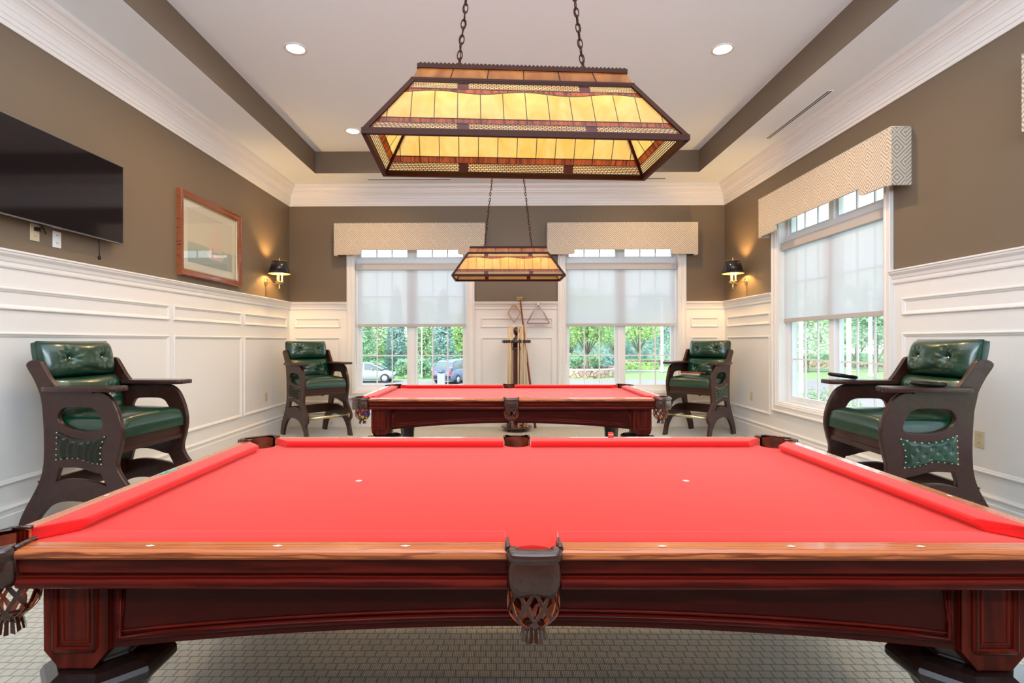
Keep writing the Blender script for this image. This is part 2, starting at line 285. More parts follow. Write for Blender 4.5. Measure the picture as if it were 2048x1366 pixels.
# ------------------------------------------------------------------ mesh builder
class MB:
    def __init__(s): s.v = []; s.f = []; s.m = []; s.uv = {}; s.sm = []
    def face(s, pts, mi=0, uv=None, smooth=False):
        b = len(s.v); s.v += [tuple(p) for p in pts]; s.f.append(tuple(range(b, b+len(pts)))); s.m.append(mi); s.sm.append(smooth)
        if uv: s.uv[len(s.f)-1] = uv
    def box(s, c, d, mi=0, R=None):
        x, y, z = [k/2 for k in d]
        P = [Vector((i*x, j*y, k*z)) for i in (-1, 1) for j in (-1, 1) for k in (-1, 1)]
        if R is not None: P = [R @ p for p in P]
        b = len(s.v); s.v += [tuple(p+Vector(c)) for p in P]
        for q in ((0,1,3,2), (4,6,7,5), (0,4,5,1), (2,3,7,6), (0,2,6,4), (1,5,7,3)):
            s.f.append(tuple(b+i for i in q)); s.m.append(mi); s.sm.append(False)
    def box2(s, a, b, mi=0): s.box([(a[i]+b[i])/2 for i in range(3)], [abs(a[i]-b[i]) for i in range(3)], mi)
    def grid(s, rows, mi=0, smooth=True, close_u=False, close_v=False, uvf=None, flip=False):
        b = len(s.v); n = len(rows); k = len(rows[0])
        for r in rows: s.v += [tuple(p) for p in r]
        for i in range(n if close_v else n-1):
            for j in range(k if close_u else k-1):
                i2 = (i+1) % n; j2 = (j+1) % k
                q = (b+i*k+j, b+i*k+j2, b+i2*k+j2, b+i2*k+j)
                if flip: q = q[::-1]
                s.f.append(q); s.m.append(mi); s.sm.append(smooth)
    def lathe(s, prof, c=(0,0,0), n=20, mi=0, axis='Z', smooth=True, phase=0):
        rows = []
        for r, z in prof:
            row = []
            for i in range(n):
                a = phase+2*PI*i/n
                p = (r*math.cos(a), r*math.sin(a), z)
                if axis == 'X': p = (p[2], p[0], p[1])
                if axis == 'Y': p = (p[1], p[2], p[0])
                row.append((p[0]+c[0], p[1]+c[1], p[2]+c[2]))
            rows.append(row)
        s.grid(rows, mi, smooth, close_u=True)
        for row, fl in ((rows[0], True), (rows[-1], False)):
            s.face(row[::-1] if fl else row, mi)
    def tube(s, pts, r, n=8, mi=0, smooth=True, caps=True):
        pts = [Vector(p) for p in pts]; rows = []
        for i, p in enumerate(pts):
            d = (pts[min(i+1, len(pts)-1)]-pts[max(i-1, 0)]).normalized()
            up = Vector((0, 0, 1)) if abs(d.z) < .9 else Vector((0, 1, 0))
            a = d.cross(up).normalized(); b = a.cross(d)
            rr = r[i] if isinstance(r, (list, tuple)) else r
            rows.append([p+a*rr*math.cos(2*PI*k/n)+b*rr*math.sin(2*PI*k/n) for k in range(n)])
        s.grid(rows, mi, smooth, close_u=True)
        if caps: s.face(rows[0][::-1], mi); s.face(rows[-1], mi)
    def torus(s, c, R, r, axis='Z', n=20, k=8, mi=0, sx=1, sy=1):
        rows = []
        for i in range(n):
            a = 2*PI*i/n; row = []
            for j in range(k):
                b = 2*PI*j/k; q = R+r*math.cos(b); p = (q*math.cos(a)*sx, q*math.sin(a)*sy, r*math.sin(b))
                if axis == 'X': p = (p[2], p[0], p[1])
                if axis == 'Y': p = (p[0], p[2], p[1])
                row.append((p[0]+c[0], p[1]+c[1], p[2]+c[2]))
            rows.append(row)
        s.grid(rows, mi, True, close_u=True, close_v=True)
    def sphere(s, c, r, n=12, mi=0, sz=1):
        prof = [(max(r*math.sin(PI*i/n), 1e-4), -r*sz*math.cos(PI*i/n)) for i in range(n+1)]
        s.lathe(prof, c, n*2, mi)
    def prism(s, poly, z0, z1, mi=0):
        n = len(poly); a = [(x, y, z0) for x, y in poly]; b = [(x, y, z1) for x, y in poly]
        s.face(a[::-1], mi); s.face(b, mi)
        for i in range(n): j = (i+1) % n; s.face([a[i], a[j], b[j], b[i]], mi)
    def loops(s, loops, mi=0, smooth=False, caps=False):
        for a, b in zip(loops, loops[1:]):
            n = len(a)
            for i in range(n): j = (i+1) % n; s.face([a[i], a[j], b[j], b[i]], mi, smooth=smooth)
        if caps: s.face(loops[0][::-1], mi); s.face(loops[-1], mi)
    def xf(s, M, start=0):
        for i in range(start, len(s.v)): s.v[i] = tuple(M @ Vector(s.v[i]))
        return s
def obj(name, mb, mats, parent=None, loc=None, rot=None, bevel=0, merge=True):
    if isinstance(mats, str): mats = [mats]
    me = bpy.data.meshes.new(name); me.from_pydata(mb.v, [], mb.f)
    for k in mats: me.materials.append(MT[k] if isinstance(k, str) else k)
    for i, p in enumerate(me.polygons): p.material_index = mb.m[i]; p.use_smooth = mb.sm[i]
    if mb.uv:
        ul = me.uv_layers.new(name='UVMap')
        for i, p in enumerate(me.polygons):
            if i in mb.uv:
                for k, li in enumerate(p.loop_indices): ul.data[li].uv = mb.uv[i][k]
    me.validate()
    if merge:
        import bmesh
        bm = bmesh.new(); bm.from_mesh(me); bmesh.ops.remove_doubles(bm, verts=bm.verts, dist=1e-5)
        bmesh.ops.recalc_face_normals(bm, faces=bm.faces); bm.to_mesh(me); bm.free()
    o = bpy.data.objects.new(name, me); COL.objects.link(o)
    if parent: o.parent = parent
    if loc: o.location = loc
    if rot: o.rotation_euler = rot
    if bevel:
        b = o.modifiers.new('bevel', 'BEVEL'); b.width = bevel; b.segments = 2; b.limit_method = 'ANGLE'; b.angle_limit = math.radians(40)
    return o
def tag(o, label, cat, group=None, kind=None):
    o['label'] = label; o['category'] = cat
    if group: o['group'] = group
    if kind: o['kind'] = kind
    return o
def thing(name, label, cat, loc=(0,0,0), rz=0, group=None):
    o = bpy.data.objects.new(name, None); COL.objects.link(o); o.location = loc; o.rotation_euler = (0, 0, rz); o.empty_display_size = .1
    return tag(o, label, cat, group)
def struct(name, mb=None, mats=None, parent=None, bevel=0):
    if mb is None:
        o = bpy.data.objects.new(name, None); COL.objects.link(o)
        if parent: o.parent = parent
    else: o = obj(name, mb, mats, parent, bevel=bevel)
    if not parent: o['kind'] = 'structure'
    return o
def copy_tree(o, parent=None):
    c = o.copy(); COL.objects.link(c)
    if parent: c.parent = parent
    for ch in list(o.children): copy_tree(ch, c)
    return c
def curve_plate(outer, holes, thick, bev, name):
    """flat plate with holes from smooth outlines, local XY, centred on z=0"""
    cu = bpy.data.curves.new(name, 'CURVE'); cu.dimensions = '2D'; cu.fill_mode = 'BOTH'; cu.extrude = thick/2-bev; cu.bevel_depth = bev; cu.bevel_resolution = 2
    for pts in [outer]+holes:
        sp = cu.splines.new('POLY'); sp.points.add(len(pts)-1); sp.use_cyclic_u = True
        for i, (x, y) in enumerate(pts): sp.points[i].co = (x, y, 0, 1)
    o = bpy.data.objects.new(name, cu); COL.objects.link(o)
    bpy.context.view_layer.update()
    dg = bpy.context.evaluated_depsgraph_get(); me = bpy.data.meshes.new_from_object(o.evaluated_get(dg))
    bpy.data.objects.remove(o); bpy.data.curves.remove(cu); me.name = name
    return me
def smooth_poly(pts, k=4, sharp=()):
    """closed Catmull-Rom through pts; indices in sharp stay corners"""
    out = []; n = len(pts)
    for i in range(n):
        p0, p1, p2, p3 = pts[i-1], pts[i], pts[(i+1) % n], pts[(i+2) % n]
        if i in sharp: p0 = p1
        if (i+1) % n in sharp: p3 = p2
        for j in range(k):
            t = j/k
            out.append(tuple(.5*(2*p1[a]+(-p0[a]+p2[a])*t+(2*p0[a]-5*p1[a]+4*p2[a]-p3[a])*t*t+(-p0[a]+3*p1[a]-3*p2[a]+p3[a])*t**3) for a in (0, 1)))
    return out
def lerp_curve(pts, t):
    x = t*(len(pts)-1); i = min(int(x), len(pts)-2); f = x-i
    return [pts[i][k]*(1-f)+pts[i+1][k]*f for k in range(len(pts[0]))]

# ------------------------------------------------------------------ room shell
XL, XR, YB, YF = -3.27, 3.42, 8.18, -2.2
CAP, CROWN, SOF, TRAY = 1.917, 3.39, 3.70, 4.01
def P(w, u, v, n):
    if w == 'back': return (u, YB-n, v)
    if w == 'left': return (XL+n, u, v)
    if w == 'right': return (XR-n, u, v)
    return (u, YF+n, v)
# windows: wall, centre, half opening, casing outer half
HO = .872
WINS = [('back', -1.399, .872), ('back', 1.845, .872), ('right', 5.69, .915), ('right', 2.20, .915)]
WZ0, WZ1 = .545, 2.98
TH = .24
def wall(name, w, u0, u1, holes):
    us = sorted({u0, u1}|{h[0] for h in holes}|{h[1] for h in holes}); vs = [0, WZ0, CAP-.02, WZ1, 4.2]
    mb = MB()
    for a, b in zip(us, us[1:]):
        for c, d in zip(vs, vs[1:]):
            if any(h[0] <= a and b <= h[1] for h in holes) and WZ0 <= c and d <= WZ1: continue
            mb.box2(P(w, a, c, 0), P(w, b, d, -TH), 0 if d <= CAP else 1)
    return struct(name, mb, ['white', 'brown'])
wb = wall('wall_back', 'back', XL-TH, XR+TH, [(c-h, c+h) for w, c, h in WINS if w == 'back'])
wr = wall('wall_right', 'right', YF, YB, [(c-h, c+h) for w, c, h in WINS if w == 'right'])
wl = wall('wall_left', 'left', YF, YB, [])
mb = MB(); mb.box2((XL-TH, YF, 0), (XR+TH, YF-TH, 4.2), 1); wf = struct('wall_front', mb, ['white', 'brown'])
mb = MB(); mb.box2((XL-.3, YF-.3, -.2), (XR+.3, YB+.3, 0)); struct('floor', mb, 'carpet')
TX0, TX1, TY0, TY1 = -2.65, 2.80, -1.2, 7.55
mb = MB(); mb.box2((XL-.2, YF-.2, TRAY), (XR+.2, YB+.2, TRAY+.15)); ce = struct('ceiling', mb, 'ceil')
mb = MB()
for a, b in (((XL-.1, YF), (TX0, YB+.1)), ((TX1, YF), (XR+.1, YB+.1)), ((TX0, TY1), (TX1, YB+.1)), ((TX0, YF), (TX1, TY0))):
    mb.box2((a[0], a[1], SOF), (b[0], b[1], TRAY))
obj('soffit', mb, 'ceil', ce)
mb = MB(); t_ = .006
mb.box2((TX0, TY0, SOF+.002), (TX0+t_, TY1, TRAY)); mb.box2((TX1, TY0, SOF+.002), (TX1-t_, TY1, TRAY)); mb.box2((TX0, TY1, SOF+.002), (TX1, TY1-t_, TRAY)); mb.box2((TX0, TY0, SOF+.002), (TX1, TY0+t_, TRAY))
obj('tray_band', mb, 'brown', ce)
# continuous mouldings round the three visible walls: profile = (n, z)
def run(name, prof, segs, mat_='white'):
    """segs: list of (wall,u0,u1,mitre0,mitre1); mitre shifts the end by n towards the corner side"""
    mb = MB()
    for w, u0, u1, m0, m1 in segs:
        rows = [[P(w, u0+m0*n, z, n), P(w, u1+m1*n, z, n)] for n, z in prof]
        mb.grid(rows, smooth=False)
        mb.face([r[0] for r in rows]); mb.face([r[1] for r in rows][::-1])
    return struct(name, mb, mat_)
full = [('back', XL, XR, 1, -1), ('left', YF, YB, 0, -1), ('right', YF, YB, 0, -1)]
run('trim_1', [(0, 3.39), (.012, 3.39), (.016, 3.405), (.016, 3.418), (.024, 3.424), (.024, 3.455), (.030, 3.458), (.034, 3.475), (.034, 3.50), (.040, 3.505),
    (.042, 3.53), (.052, 3.555), (.070, 3.578), (.078, 3.582), (.080, 3.60), (.092, 3.606), (.096, 3.63), (.112, 3.65), (.130, 3.662), (.134, 3.668), (.134, 3.70), (0, 3.70)], full)
def segs_between(gaps):
    out = [('left', YF, YB, 0, -1)]
    def cut(w, a, b, ma, mb_):
        g = sorted([(c-h-.108, c+h+.108) for ww, c, h in WINS if ww == w]); x = a; m = ma
        for p, q in g:
            if p > x: out.append((w, x, p, m, 0))
            x = q; m = 0
        out.append((w, x, b, m, mb_))
    cut('back', XL, XR, 1, -1); cut('right', YF, YB, 0, -1)
    return out
sb = segs_between(None)
run('trim_2', [(0, 1.80), (.010, 1.80), (.014, 1.812), (.014, 1.835), (.020, 1.845), (.026, 1.868), (.040, 1.884), (.044, 1.890), (.044, 1.900), (.052, 1.905), (.052, 1.917), (0, 1.917)], sb)
for nm, w in (('baseboard_back', 'back'), ('baseboard_left', 'left'), ('baseboard_right', 'right')):
    run(nm, [(0, 0), (.024, 0), (.024, .165), (.018, .172), (.018, .200), (.026, .206), (.026, .214), (.018, .222), (.014, .229), (0, .229)], [s for s in full if s[0] == w])
def panel(w, par, u0, u1, v0, v1):
    prof = [(0, 0), (0, .010), (.005, .016), (.012, .016), (.018, .010), (.024, .008), (.032, .003), (.034, 0)]
    L = []
    for o, n in prof: L.append([P(w, u0+o, v0+o, n), P(w, u1-o, v0+o, n), P(w, u1-o, v1-o, n), P(w, u0+o, v1-o, n)])
    mb = MB(); mb.loops(L); obj('panel_moulding', mb, 'white', par)
for w, par, spans in (('left', wl, ((-1.9, .5), (.58, 2.9), (2.98, 5.20), (5.27, 6.65), (6.72, 8.06))),
                      ('back', wb, ((-3.19, -2.485), (-.323, .784), (2.90, 3.32))),
                      ('right', wr, ((6.80, 8.08), (3.29, 4.56), (-1.9, 1.10)))):
    for a, b in spans:
        panel(w, par, a, b, 1.523, 1.671); panel(w, par, a, b, .367, 1.372)

# ------------------------------------------------------------------ windows
def frame_box(mb, w, u0, u1, v0, v1, n0, n1, t, mi=0):
    mb.box2(P(w, u0, v0, n0), P(w, u0+t, v1, n1), mi); mb.box2(P(w, u1-t, v0, n0), P(w, u1, v1, n1), mi)
    mb.box2(P(w, u0+t, v0, n0), P(w, u1-t, v0+t, n1), mi); mb.box2(P(w, u0+t, v1-t, n0), P(w, u1-t, v1, n1), mi)
def window(i, w, c, h):
    root = struct('window_%d' % i)
    u0, u1 = c-h, c+h
    cas = [(.110, 0), (.110, .030), (.104, .034), (.094, .034), (.088, .024), (.080, .020), (.045, .020), (.040, .026), (.028, .026), (.022, .018), (.008, .016), (0, .010), (0, 0)]
    L = [[P(w, u0-o, WZ0-o, n), P(w, u1+o, WZ0-o, n), P(w, u1+o, WZ1+o, n), P(w, u0-o, WZ1+o, n)] for o, n in cas]
    mb = MB(); mb.loops(L); obj('casing', mb, 'white', root)
    mb = MB(); frame_box(mb, w, u0, u1, WZ0, WZ1, 0, -.22, .012); obj('jamb', mb, 'white', root)
    # main frame with centre mullion and transom bar
    mb = MB(); n0, n1 = -.10, -.20
    frame_box(mb, w, u0+.012, u1-.012, WZ0+.012, WZ1-.012, n0, n1, .034)
    mb.box2(P(w, c-.045, WZ0+.04, n0+.01), P(w, c+.045, WZ1-.04, n1)); mb.box2(P(w, u0+.04, 2.505, n0+.02), P(w, u1-.04, 2.590, n1))
    obj('frame', mb, 'gloss_white', root, bevel=.004)
    for a, b in ((u0+.046, c-.045), (c+.045, u1-.046)):
        for lo, hi, rows in ((WZ0+.046, 2.505, 4), (2.590, WZ1-.046, 1)):
            st = .036 if rows == 4 else .03
            mb = MB(); frame_box(mb, w, a, b, lo, hi, -.125, -.175, st)
            mb.box2(P(w, a+st, lo+st, -.125), P(w, b-st, lo+st+.008, -.16))
            sash = obj('sash' if rows == 4 else 'transom_sash', mb, 'gloss_white', root, bevel=.003)
            ga, gb, gl, gh = a+st, b-st, lo+st, hi-st
            mb = MB()
            for k in (1, 2): x = ga+(gb-ga)*k/3; mb.box2(P(w, x-.009, gl, -.142), P(w, x+.009, gh, -.158))
            for k in range(1, rows): z = gl+(gh-gl)*k/rows; mb.box2(P(w, ga, z-.009, -.143), P(w, gb, z+.009, -.157))
            obj('muntins', mb, 'gloss_white', sash)
            mb = MB(); mb.box2(P(w, ga-.005, gl-.005, -.149), P(w, gb+.005, gh+.005, -.152)); obj('glass', mb, 'glass', sash)
    return root
for i, (w, c, h) in enumerate(WINS): window(i+1, w, c, h)
WN = ['left of the two back wall windows', 'right of the two back wall windows', 'right wall window, far one behind the near armchair', 'right wall window nearest the camera, mostly out of frame']
def shade(w, c, h, label):
    r = thing('roller_shade', label, 'window shade', P(w, c, 1.535, 0), 0, 'roller shades in the windows'); o = Vector(P(w, c, 1.535, 0))
    def L(mb): return mb.xf(Matrix.Translation(-o))
    a, b = c-h+.02, c+h-.02
    mb = MB(); mb.box2(P(w, a, 2.415, -.02), P(w, b, 2.512, -.095)); obj('headrail', L(mb), 'shaderail', r, bevel=.004)
    mb = MB(); mb.box2(P(w, a+.02, 1.57, -.060), P(w, b-.02, 2.43, -.0615)); obj('fabric', L(mb), 'shadefab', r)
    mb = MB(); mb.box2(P(w, a+.015, 1.535, -.052), P(w, b-.015, 1.582, -.070)); obj('bottom_rail', L(mb), 'shaderail', r, bevel=.003)
    mb = MB(); mb.tube([P(w, a+.002, 2.44, -.03), P(w, a+.002, .95, -.03)], .003); obj('pull_cord', L(mb), 'plate_w', r)
shade(*WINS[0], 'white translucent roller shade half down in the left back window')
shade(*WINS[1], 'white translucent roller shade half down in the right back window')
shade(*WINS[2], 'white roller shade with muntin shadows in the right wall window')
shade(*WINS[3], 'white roller shade in the nearest right wall window, out of frame')
def valance(w, c, hl, label):
    r = thing('window_valance', label, 'valance', P(w, c, 2.62, 0), 0, 'patterned box valances over the windows'); o = Vector(P(w, c, 2.62, 0))
    zt, zc, ze, d, st = 3.094, 2.69, 2.62, .165, .41
    a, b = c-hl, c+hl
    ol = [(a, zt), (a, ze-.012), (a+.05, ze-.012), (a+.06, ze), (a+st-.04, ze), (a+st, ze+.012), (a+st, zc), (b-st, zc), (b-st, ze+.012), (b-st+.04, ze), (b-.06, ze), (b-.05, ze-.012), (b, ze-.012), (b, zt)]
    mb = MB()
    # front built as strips so uvs follow the cloth
    xs = [a, a+.05, a+.06, a+st-.04, a+st, b-st, b-st+.04, b-.06, b-.05, b]; zb = [ze-.012, ze-.012, ze, ze, ze+.012, ze+.012, ze, ze, ze-.012, ze-.012]
    for i in range(len(xs)-1):
        z0, z1 = zb[i], zb[i+1]
        if i == 4: z0 = z1 = zc
        for n, fl in ((d, 1), (d-.02, 0)):
            q = [(xs[i], z0), (xs[i+1], z1), (xs[i+1], zt), (xs[i], zt)]
            mb.face([P(w, x, z, n) for x, z in q], uv=[(x-c, z) for x, z in q])
        mb.face([P(w, xs[i], z0, d), P(w, xs[i+1], z1, d), P(w, xs[i+1], z1, d-.02), P(w, xs[i], z0, d-.02)], uv=[(xs[i], 0), (xs[i+1], 0), (xs[i+1], .02), (xs[i], .02)])
    for x in (a+st, b-st): mb.face([P(w, x, ze+.012, d), P(w, x, zc, d), P(w, x, zc, d-.02), P(w, x, ze+.012, d-.02)], uv=[(0, 0)]*4)
    for x, s in ((a, 1), (b, -1)):
        for xx in (x, x+s*.02):
            mb.face([P(w, xx, ze-.012, 0), P(w, xx, ze-.012, d), P(w, xx, zt, d), P(w, xx, zt, 0)], uv=[(0, ze), (d, ze), (d, zt), (0, zt)])
        mb.face([P(w, x, ze-.012, 0), P(w, x, ze-.012, d), P(w, x+s*.02, ze-.012, d), P(w, x+s*.02, ze-.012, 0)], uv=[(0, 0)]*4)
    for z in (zt, zt-.02): mb.face([P(w, a, z, 0), P(w, b, z, 0), P(w, b, z, d), P(w, a, z, d)], uv=[(a, 0), (b, 0), (b, d), (a, d)])
    obj('cornice_box', mb.xf(Matrix.Translation(-o)), 'fabric', r, merge=False)
    mb = MB(); mb.tube([P(w, a, zt, .003), P(w, a, zt, d), P(w, b, zt, d), P(w, b, zt, .003)], .004, 6)
    obj('top_welt', mb.xf(Matrix.Translation(-o)), 'matboard', r)
valance('back', -1.39, 1.142, 'cream maze-patterned box valance above the left back window')
valance('back', 1.823, 1.132, 'cream maze-patterned box valance above the right back window')
valance('right', 5.61, 1.15, 'cream maze-patterned box valance on the right wall beside the sconce')
valance('right', 2.20, 1.15, 'cream maze-patterned box valance cut off by the right edge of the photo')

# ------------------------------------------------------------------ pool tables
TL, TW, TZ = 1.41, .775, .80
S1, S2 = .052, .142           # wood width, nose offset
BED = .765
def rail_profile():
    # (s inward from outer edge, z) outside face from bottom to wood/cushion seam
    return [(.060, .700), (.008, .701), (.003, .706), (.001, .713), (.004, .721), (.012, .726), (.024, .729), (.024, .735), (.017, .737), (.014, .750), (.012, .7725), (.004, .774), (0, .779), (-.001, .786), (.001, .793), (.005, .7975), (.010, .799), (S1, .800), (S1, .760), (.060, .760)]
def ring_prism(mb, prof, x0, x1, mi=0):
    rows = [[(x0, s, z), (x1, s, z)] for s, z in prof]+[[(x0, prof[0][0], prof[0][1]), (x1, prof[0][0], prof[0][1])]]
    mb.grid(rows, mi, smooth=False)
    mb.face([(x0, s, z) for s, z in prof][::-1], mi); mb.face([(x1, s, z) for s, z in prof], mi)
def cushion_mesh(xa_back, xa_nose, xb_back, xb_nose):
    mb = MB()
    prof = [(S1, .8005, 0), (S1+.03, .8005, .33), (S2-.012, .7995, .9), (S2-.004, .797, .98), (S2, .792, 1), (S2-.001, .786, 1), (S2-.012, .778, .9), (S2-.020, .766, .85), (S1, .766, 0)]
    A = [(xa_back+(xa_nose-xa_back)*t, s, z) for s, z, t in prof]; B = [(xb_back+(xb_nose-xb_back)*t, s, z) for s, z, t in prof]
    mb.grid([[a, b] for a, b in zip(A, B)]+[[A[0], B[0]]], smooth=False); mb.face(A[::-1]); mb.face(B)
    return mb
def pocket(tab, loc, ang, a, b, balls=False):
    """local frame: +y outward, x across; chord (rail ends) at y=0"""
    mb = MB(); N = 22
    def plan(t, off=0):
        th = -PI/2+PI*t; sx = math.copysign(abs(math.sin(th))**.62, math.sin(th)); cy = abs(math.cos(th))**.62
        return ((a+off)*sx, (b+off)*cy)
    prof = [(-.022, .800), (-.016, .8045), (-.006, .804), (.002, .799), (.005, .790), (.003, .780), (-.003, .7755), (-.0025, .772)]
    rows = []
    for off, z in prof: rows.append([(*plan(k/N, off), z+(.004*(abs(2*k/N-1))**2 if z > .79 else 0)) for k in range(N+1)])
    # shield skirt
    for f in (.25, .5, .75, 1.0):
        row = []
        for k in range(N+1):
            t = k/N; c = abs(2*t-1); zb = .690+.020*c**2+.006*abs(math.sin(3*PI*t)); x, y = plan(t, -.003+.004*math.sin(PI*f))
            row.append((x, y, .772+(zb-.772)*f))
        rows.append(row)
    inner = [[(p[0]*.95, p[1]-.004, p[2]) for p in r] for r in rows[::-1]]
    mb.grid(rows+inner+[rows[0]], 0, True)
    for k in (0, N): mb.face([r[k] for r in rows]+[r[k] for r in inner], 0)
    # arms lying on the rail ends
    for s in (-1, 1):
        if b < .05: p0, p1 = Vector((s*a, -.002, .8015)), Vector((s*(a+.001), -.056, .807))
        else: p0, p1 = Vector((s*a, .0, .8015)), Vector((s*(a-.040), -.044, .807))
        mb.tube([p0, (p0+p1)/2+Vector((0, 0, .001)), p1, p1+Vector((0, 0, -.004))], [.0075, .006, .005, .003], 8)
    root = obj('pocket', mb, ['pocket'], tab, loc=loc, rot=(0, 0, ang))
    # lining
    cy = -.060 if b < .05 else b-.078
    ny = -.038 if b < .05 else cy
    r0 = .062
    mb = MB(); rows = []
    for z in (.7655 if b < .05 else .7655, .73, .70):
        rows.append([(r0*math.cos(t), cy+r0*math.sin(t), z) for t in [2*PI*k/24 for k in range(24)]])
    mb.grid(rows, 0, True, close_u=True)
    rows = [[(r0*1.0*math.cos(t), cy+r0*math.sin(t), z) for t in [-.25+(PI+.5)*k/16 for k in range(17)]] for z in (.70, .74, .798)]
    mb.grid(rows, 0, True)
    obj('lining', mb, 'lining', root)
    # net: two families of ribbons on a bulb
    def rad(z):
        f = (.705-z)/.105
        return (.060+.004*math.sin(PI*min(max(f, 0), 1)))*(1 if f < .55 else max(.42, 1-((f-.55)/.45)**2*.58))
    mb = MB(); K = 9
    for fam in (-1, 1):
        for k in range(K):
            th0 = 2*PI*(k+.25)/K
            n = 14
            outr, inr = [], []
            for i in range(n+1):
                z = .708-.110*i/n; th = th0+fam*(2*PI/K)*1.5*i/n; r = rad(z)
                hw = .0042+.002*abs(math.sin(1.5*PI*i/n*1.0))
                c = Vector((r*math.cos(th), ny+r*math.sin(th), z)); nrm = Vector((math.cos(th), math.sin(th), 0)); tg = Vector((-math.sin(th), math.cos(th), 0))
                outr.append((c+nrm*.0015-tg*hw, c+nrm*.0015+tg*hw)); inr.append((c-nrm*.0015-tg*hw, c-nrm*.0015+tg*hw))
            mb.grid(outr, 0, False); mb.grid(inr, 1, False)
            mb.grid([(o[0], q[0]) for o, q in zip(outr, inr)], 1, False); mb.grid([(o[1], q[1]) for o, q in zip(outr, inr)], 1, False)
    obj('net', mb, ['pocket', 'pocket_in'], root, merge=False)
    mb = MB()
    for k in range(16):
        t = 2*PI*k/16; t2 = t+.30
        r1, r2 = .026, .034
        mb.face([(r1*math.cos(t), ny+r1*math.sin(t), .604), (r1*math.cos(t2), ny+r1*math.sin(t2), .604), (r2*math.cos(t2), ny+r2*math.sin(t2), .572-.004*(k % 3)), (r2*math.cos(t), ny+r2*math.sin(t), .572-.004*(k % 2))])
    mb.torus((0, ny, .603), .026, .004, n=16, k=6); mb.lathe([(.001, .600), (.026, .600), (.024, .606), (.001, .606)], (0, ny, 0), 16)
    obj('fringe', mb, 'pocket', root, merge=False)
    return root, cy
def pool_table(label, loc):
    T = thing('pool_table', label, 'pool table', loc, 0, 'pool tables')
    DS = None
    def quad(rz, half):   # parent frame so a rail built at s=0 -> y=-half
        return dict(rot=(0, 0, rz)), half
    RE = .140
    pieces = [(0, -TL+RE, -.066, TW), (0, .066, TL-RE, TW), (PI, -TL+RE, -.066, TW), (PI, .066, TL-RE, TW), (PI/2, -TW+RE, TW-RE, TL), (-PI/2, -TW+RE, TW-RE, TL)]
    for rz, x0, x1, half in pieces:
        c, s = math.cos(rz), math.sin(rz)
        # local (x, sInward) -> rotate; outer edge lies at distance `half` along local -y
        loc_ = (s*half, -c*half, 0)
        mb = MB(); ring_prism(mb, rail_profile(), x0, x1)
        r = obj('rail', mb, 'oak', T, loc=loc_, rot=(0, 0, rz))
        r.data.materials.append(MT['mahog'])
        for p in r.data.polygons:
            if p.center.z < .7725: p.material_index = 1
        for k in range(-4, 5):
            u = k*.3175
            if x0+.03 < u < x1-.03 and (half == TL or k != 0):
                if DS is None:
                    mb = MB(); mb.face([(-.013, 0, 0), (0, -.006, 0), (.013, 0, 0), (0, .006, 0)]); o = obj('diamond_sight', mb, 'ivory', r, merge=False); DS = o.data
                else: o = bpy.data.objects.new('diamond_sight', DS); COL.objects.link(o); o.parent = r
                o.location = (u, S1*.5, .8004)
        if half == TW:
            if x0 < 0: ca = (x0-.0+.008, x0+.100, x1-.002, x1-.004)
            else: ca = (x0+.002, x0+.004, x1-.008, x1-.100)
        else: ca = (x0+.008, x0+.100, x1-.008, x1-.100)
        cu = obj('rail_cushion', cushion_mesh(*ca), 'cushion', T, loc=loc_, rot=(0, 0, rz), bevel=.003)
    # bed with pocket notches
    pc = TL-.0899; q = TW-.0899; r = .062
    ol = []
    bx, by = TL-.075, TW-.075
    def arc(cx, cy_, a0, a1, n=10): return [(cx+r*math.cos(a0+(a1-a0)*k/n), cy_+r*math.sin(a0+(a1-a0)*k/n)) for k in range(n+1)]
    ox, oy = 1.335, .700
    # corner notch centres
    cxn, cyn = TL-.0925, TW-.0925
    def corner(sx, sy, a0): 
        return arc(sx*cxn, sy*cyn, a0, a0-PI/2-.9)
    def side(sy):
        c_y = sy*(TW-.012*1-.000)
        return None
    pts = []
    # go counter-clockwise starting bottom-left corner
    def notch(cx, cy_, start, end): return arc(cx, cy_, start, end, 12)
    ex, ey = TL-.055, TW-.055
    def circ_x(cx, cy_, y, sgn): d = math.sqrt(max(r*r-(y-cy_)**2, 0)); return cx+sgn*d
    # corner BL
    def add_corner(sx, sy):
        cx, cy_ = sx*cxn, sy*cyn
        p = [(cx+r*math.cos(t), cy_+r*math.sin(t)) for t in [PI*2*k/48 for k in range(48)]]
        return [(x, y) for x, y in p if sx*x <= ex and sy*y <= ey]
    import functools
    def order(lst, sx, sy):
        # order from the horizontal edge side to the vertical edge side for ccw travel
        def key(p): return math.atan2(p[1]-sy*cyn, p[0]-sx*cxn)
        base = math.atan2(sy, sx)
        out = sorted(lst, key=lambda p: (key(p)-base) % (2*PI)); return out
    for sx, sy in ((-1, -1), (1, -1), (1, 1), (-1, 1)):
        lst = order(add_corner(sx, sy), sx, sy)
        ccw_ok = {(-1, -1): False, (1, -1): False, (1, 1): False, (-1, 1): False}
        pts += lst[::-1]
        if (sx, sy) == (-1, -1):
            c0 = -(TW-.060); pts += [(r*math.cos(t), c0+.0+r*math.sin(t)) for t in [PI+.9-(PI+1.8)*k/24 for k in range(25)] if c0+r*math.sin(t) > -ey]
        if (sx, sy) == (1, 1):
            c0 = (TW-.060); pts += [(r*math.cos(t), c0+r*math.sin(t)) for t in [.9-(PI+1.8)*k/24 for k in range(25)] if c0+r*math.sin(t) < ey]
    me = curve_plate(pts, [], .026, .001, 'bed')
    me.materials.append(MT['felt'])
    for p in me.polygons: p.material_index = 0
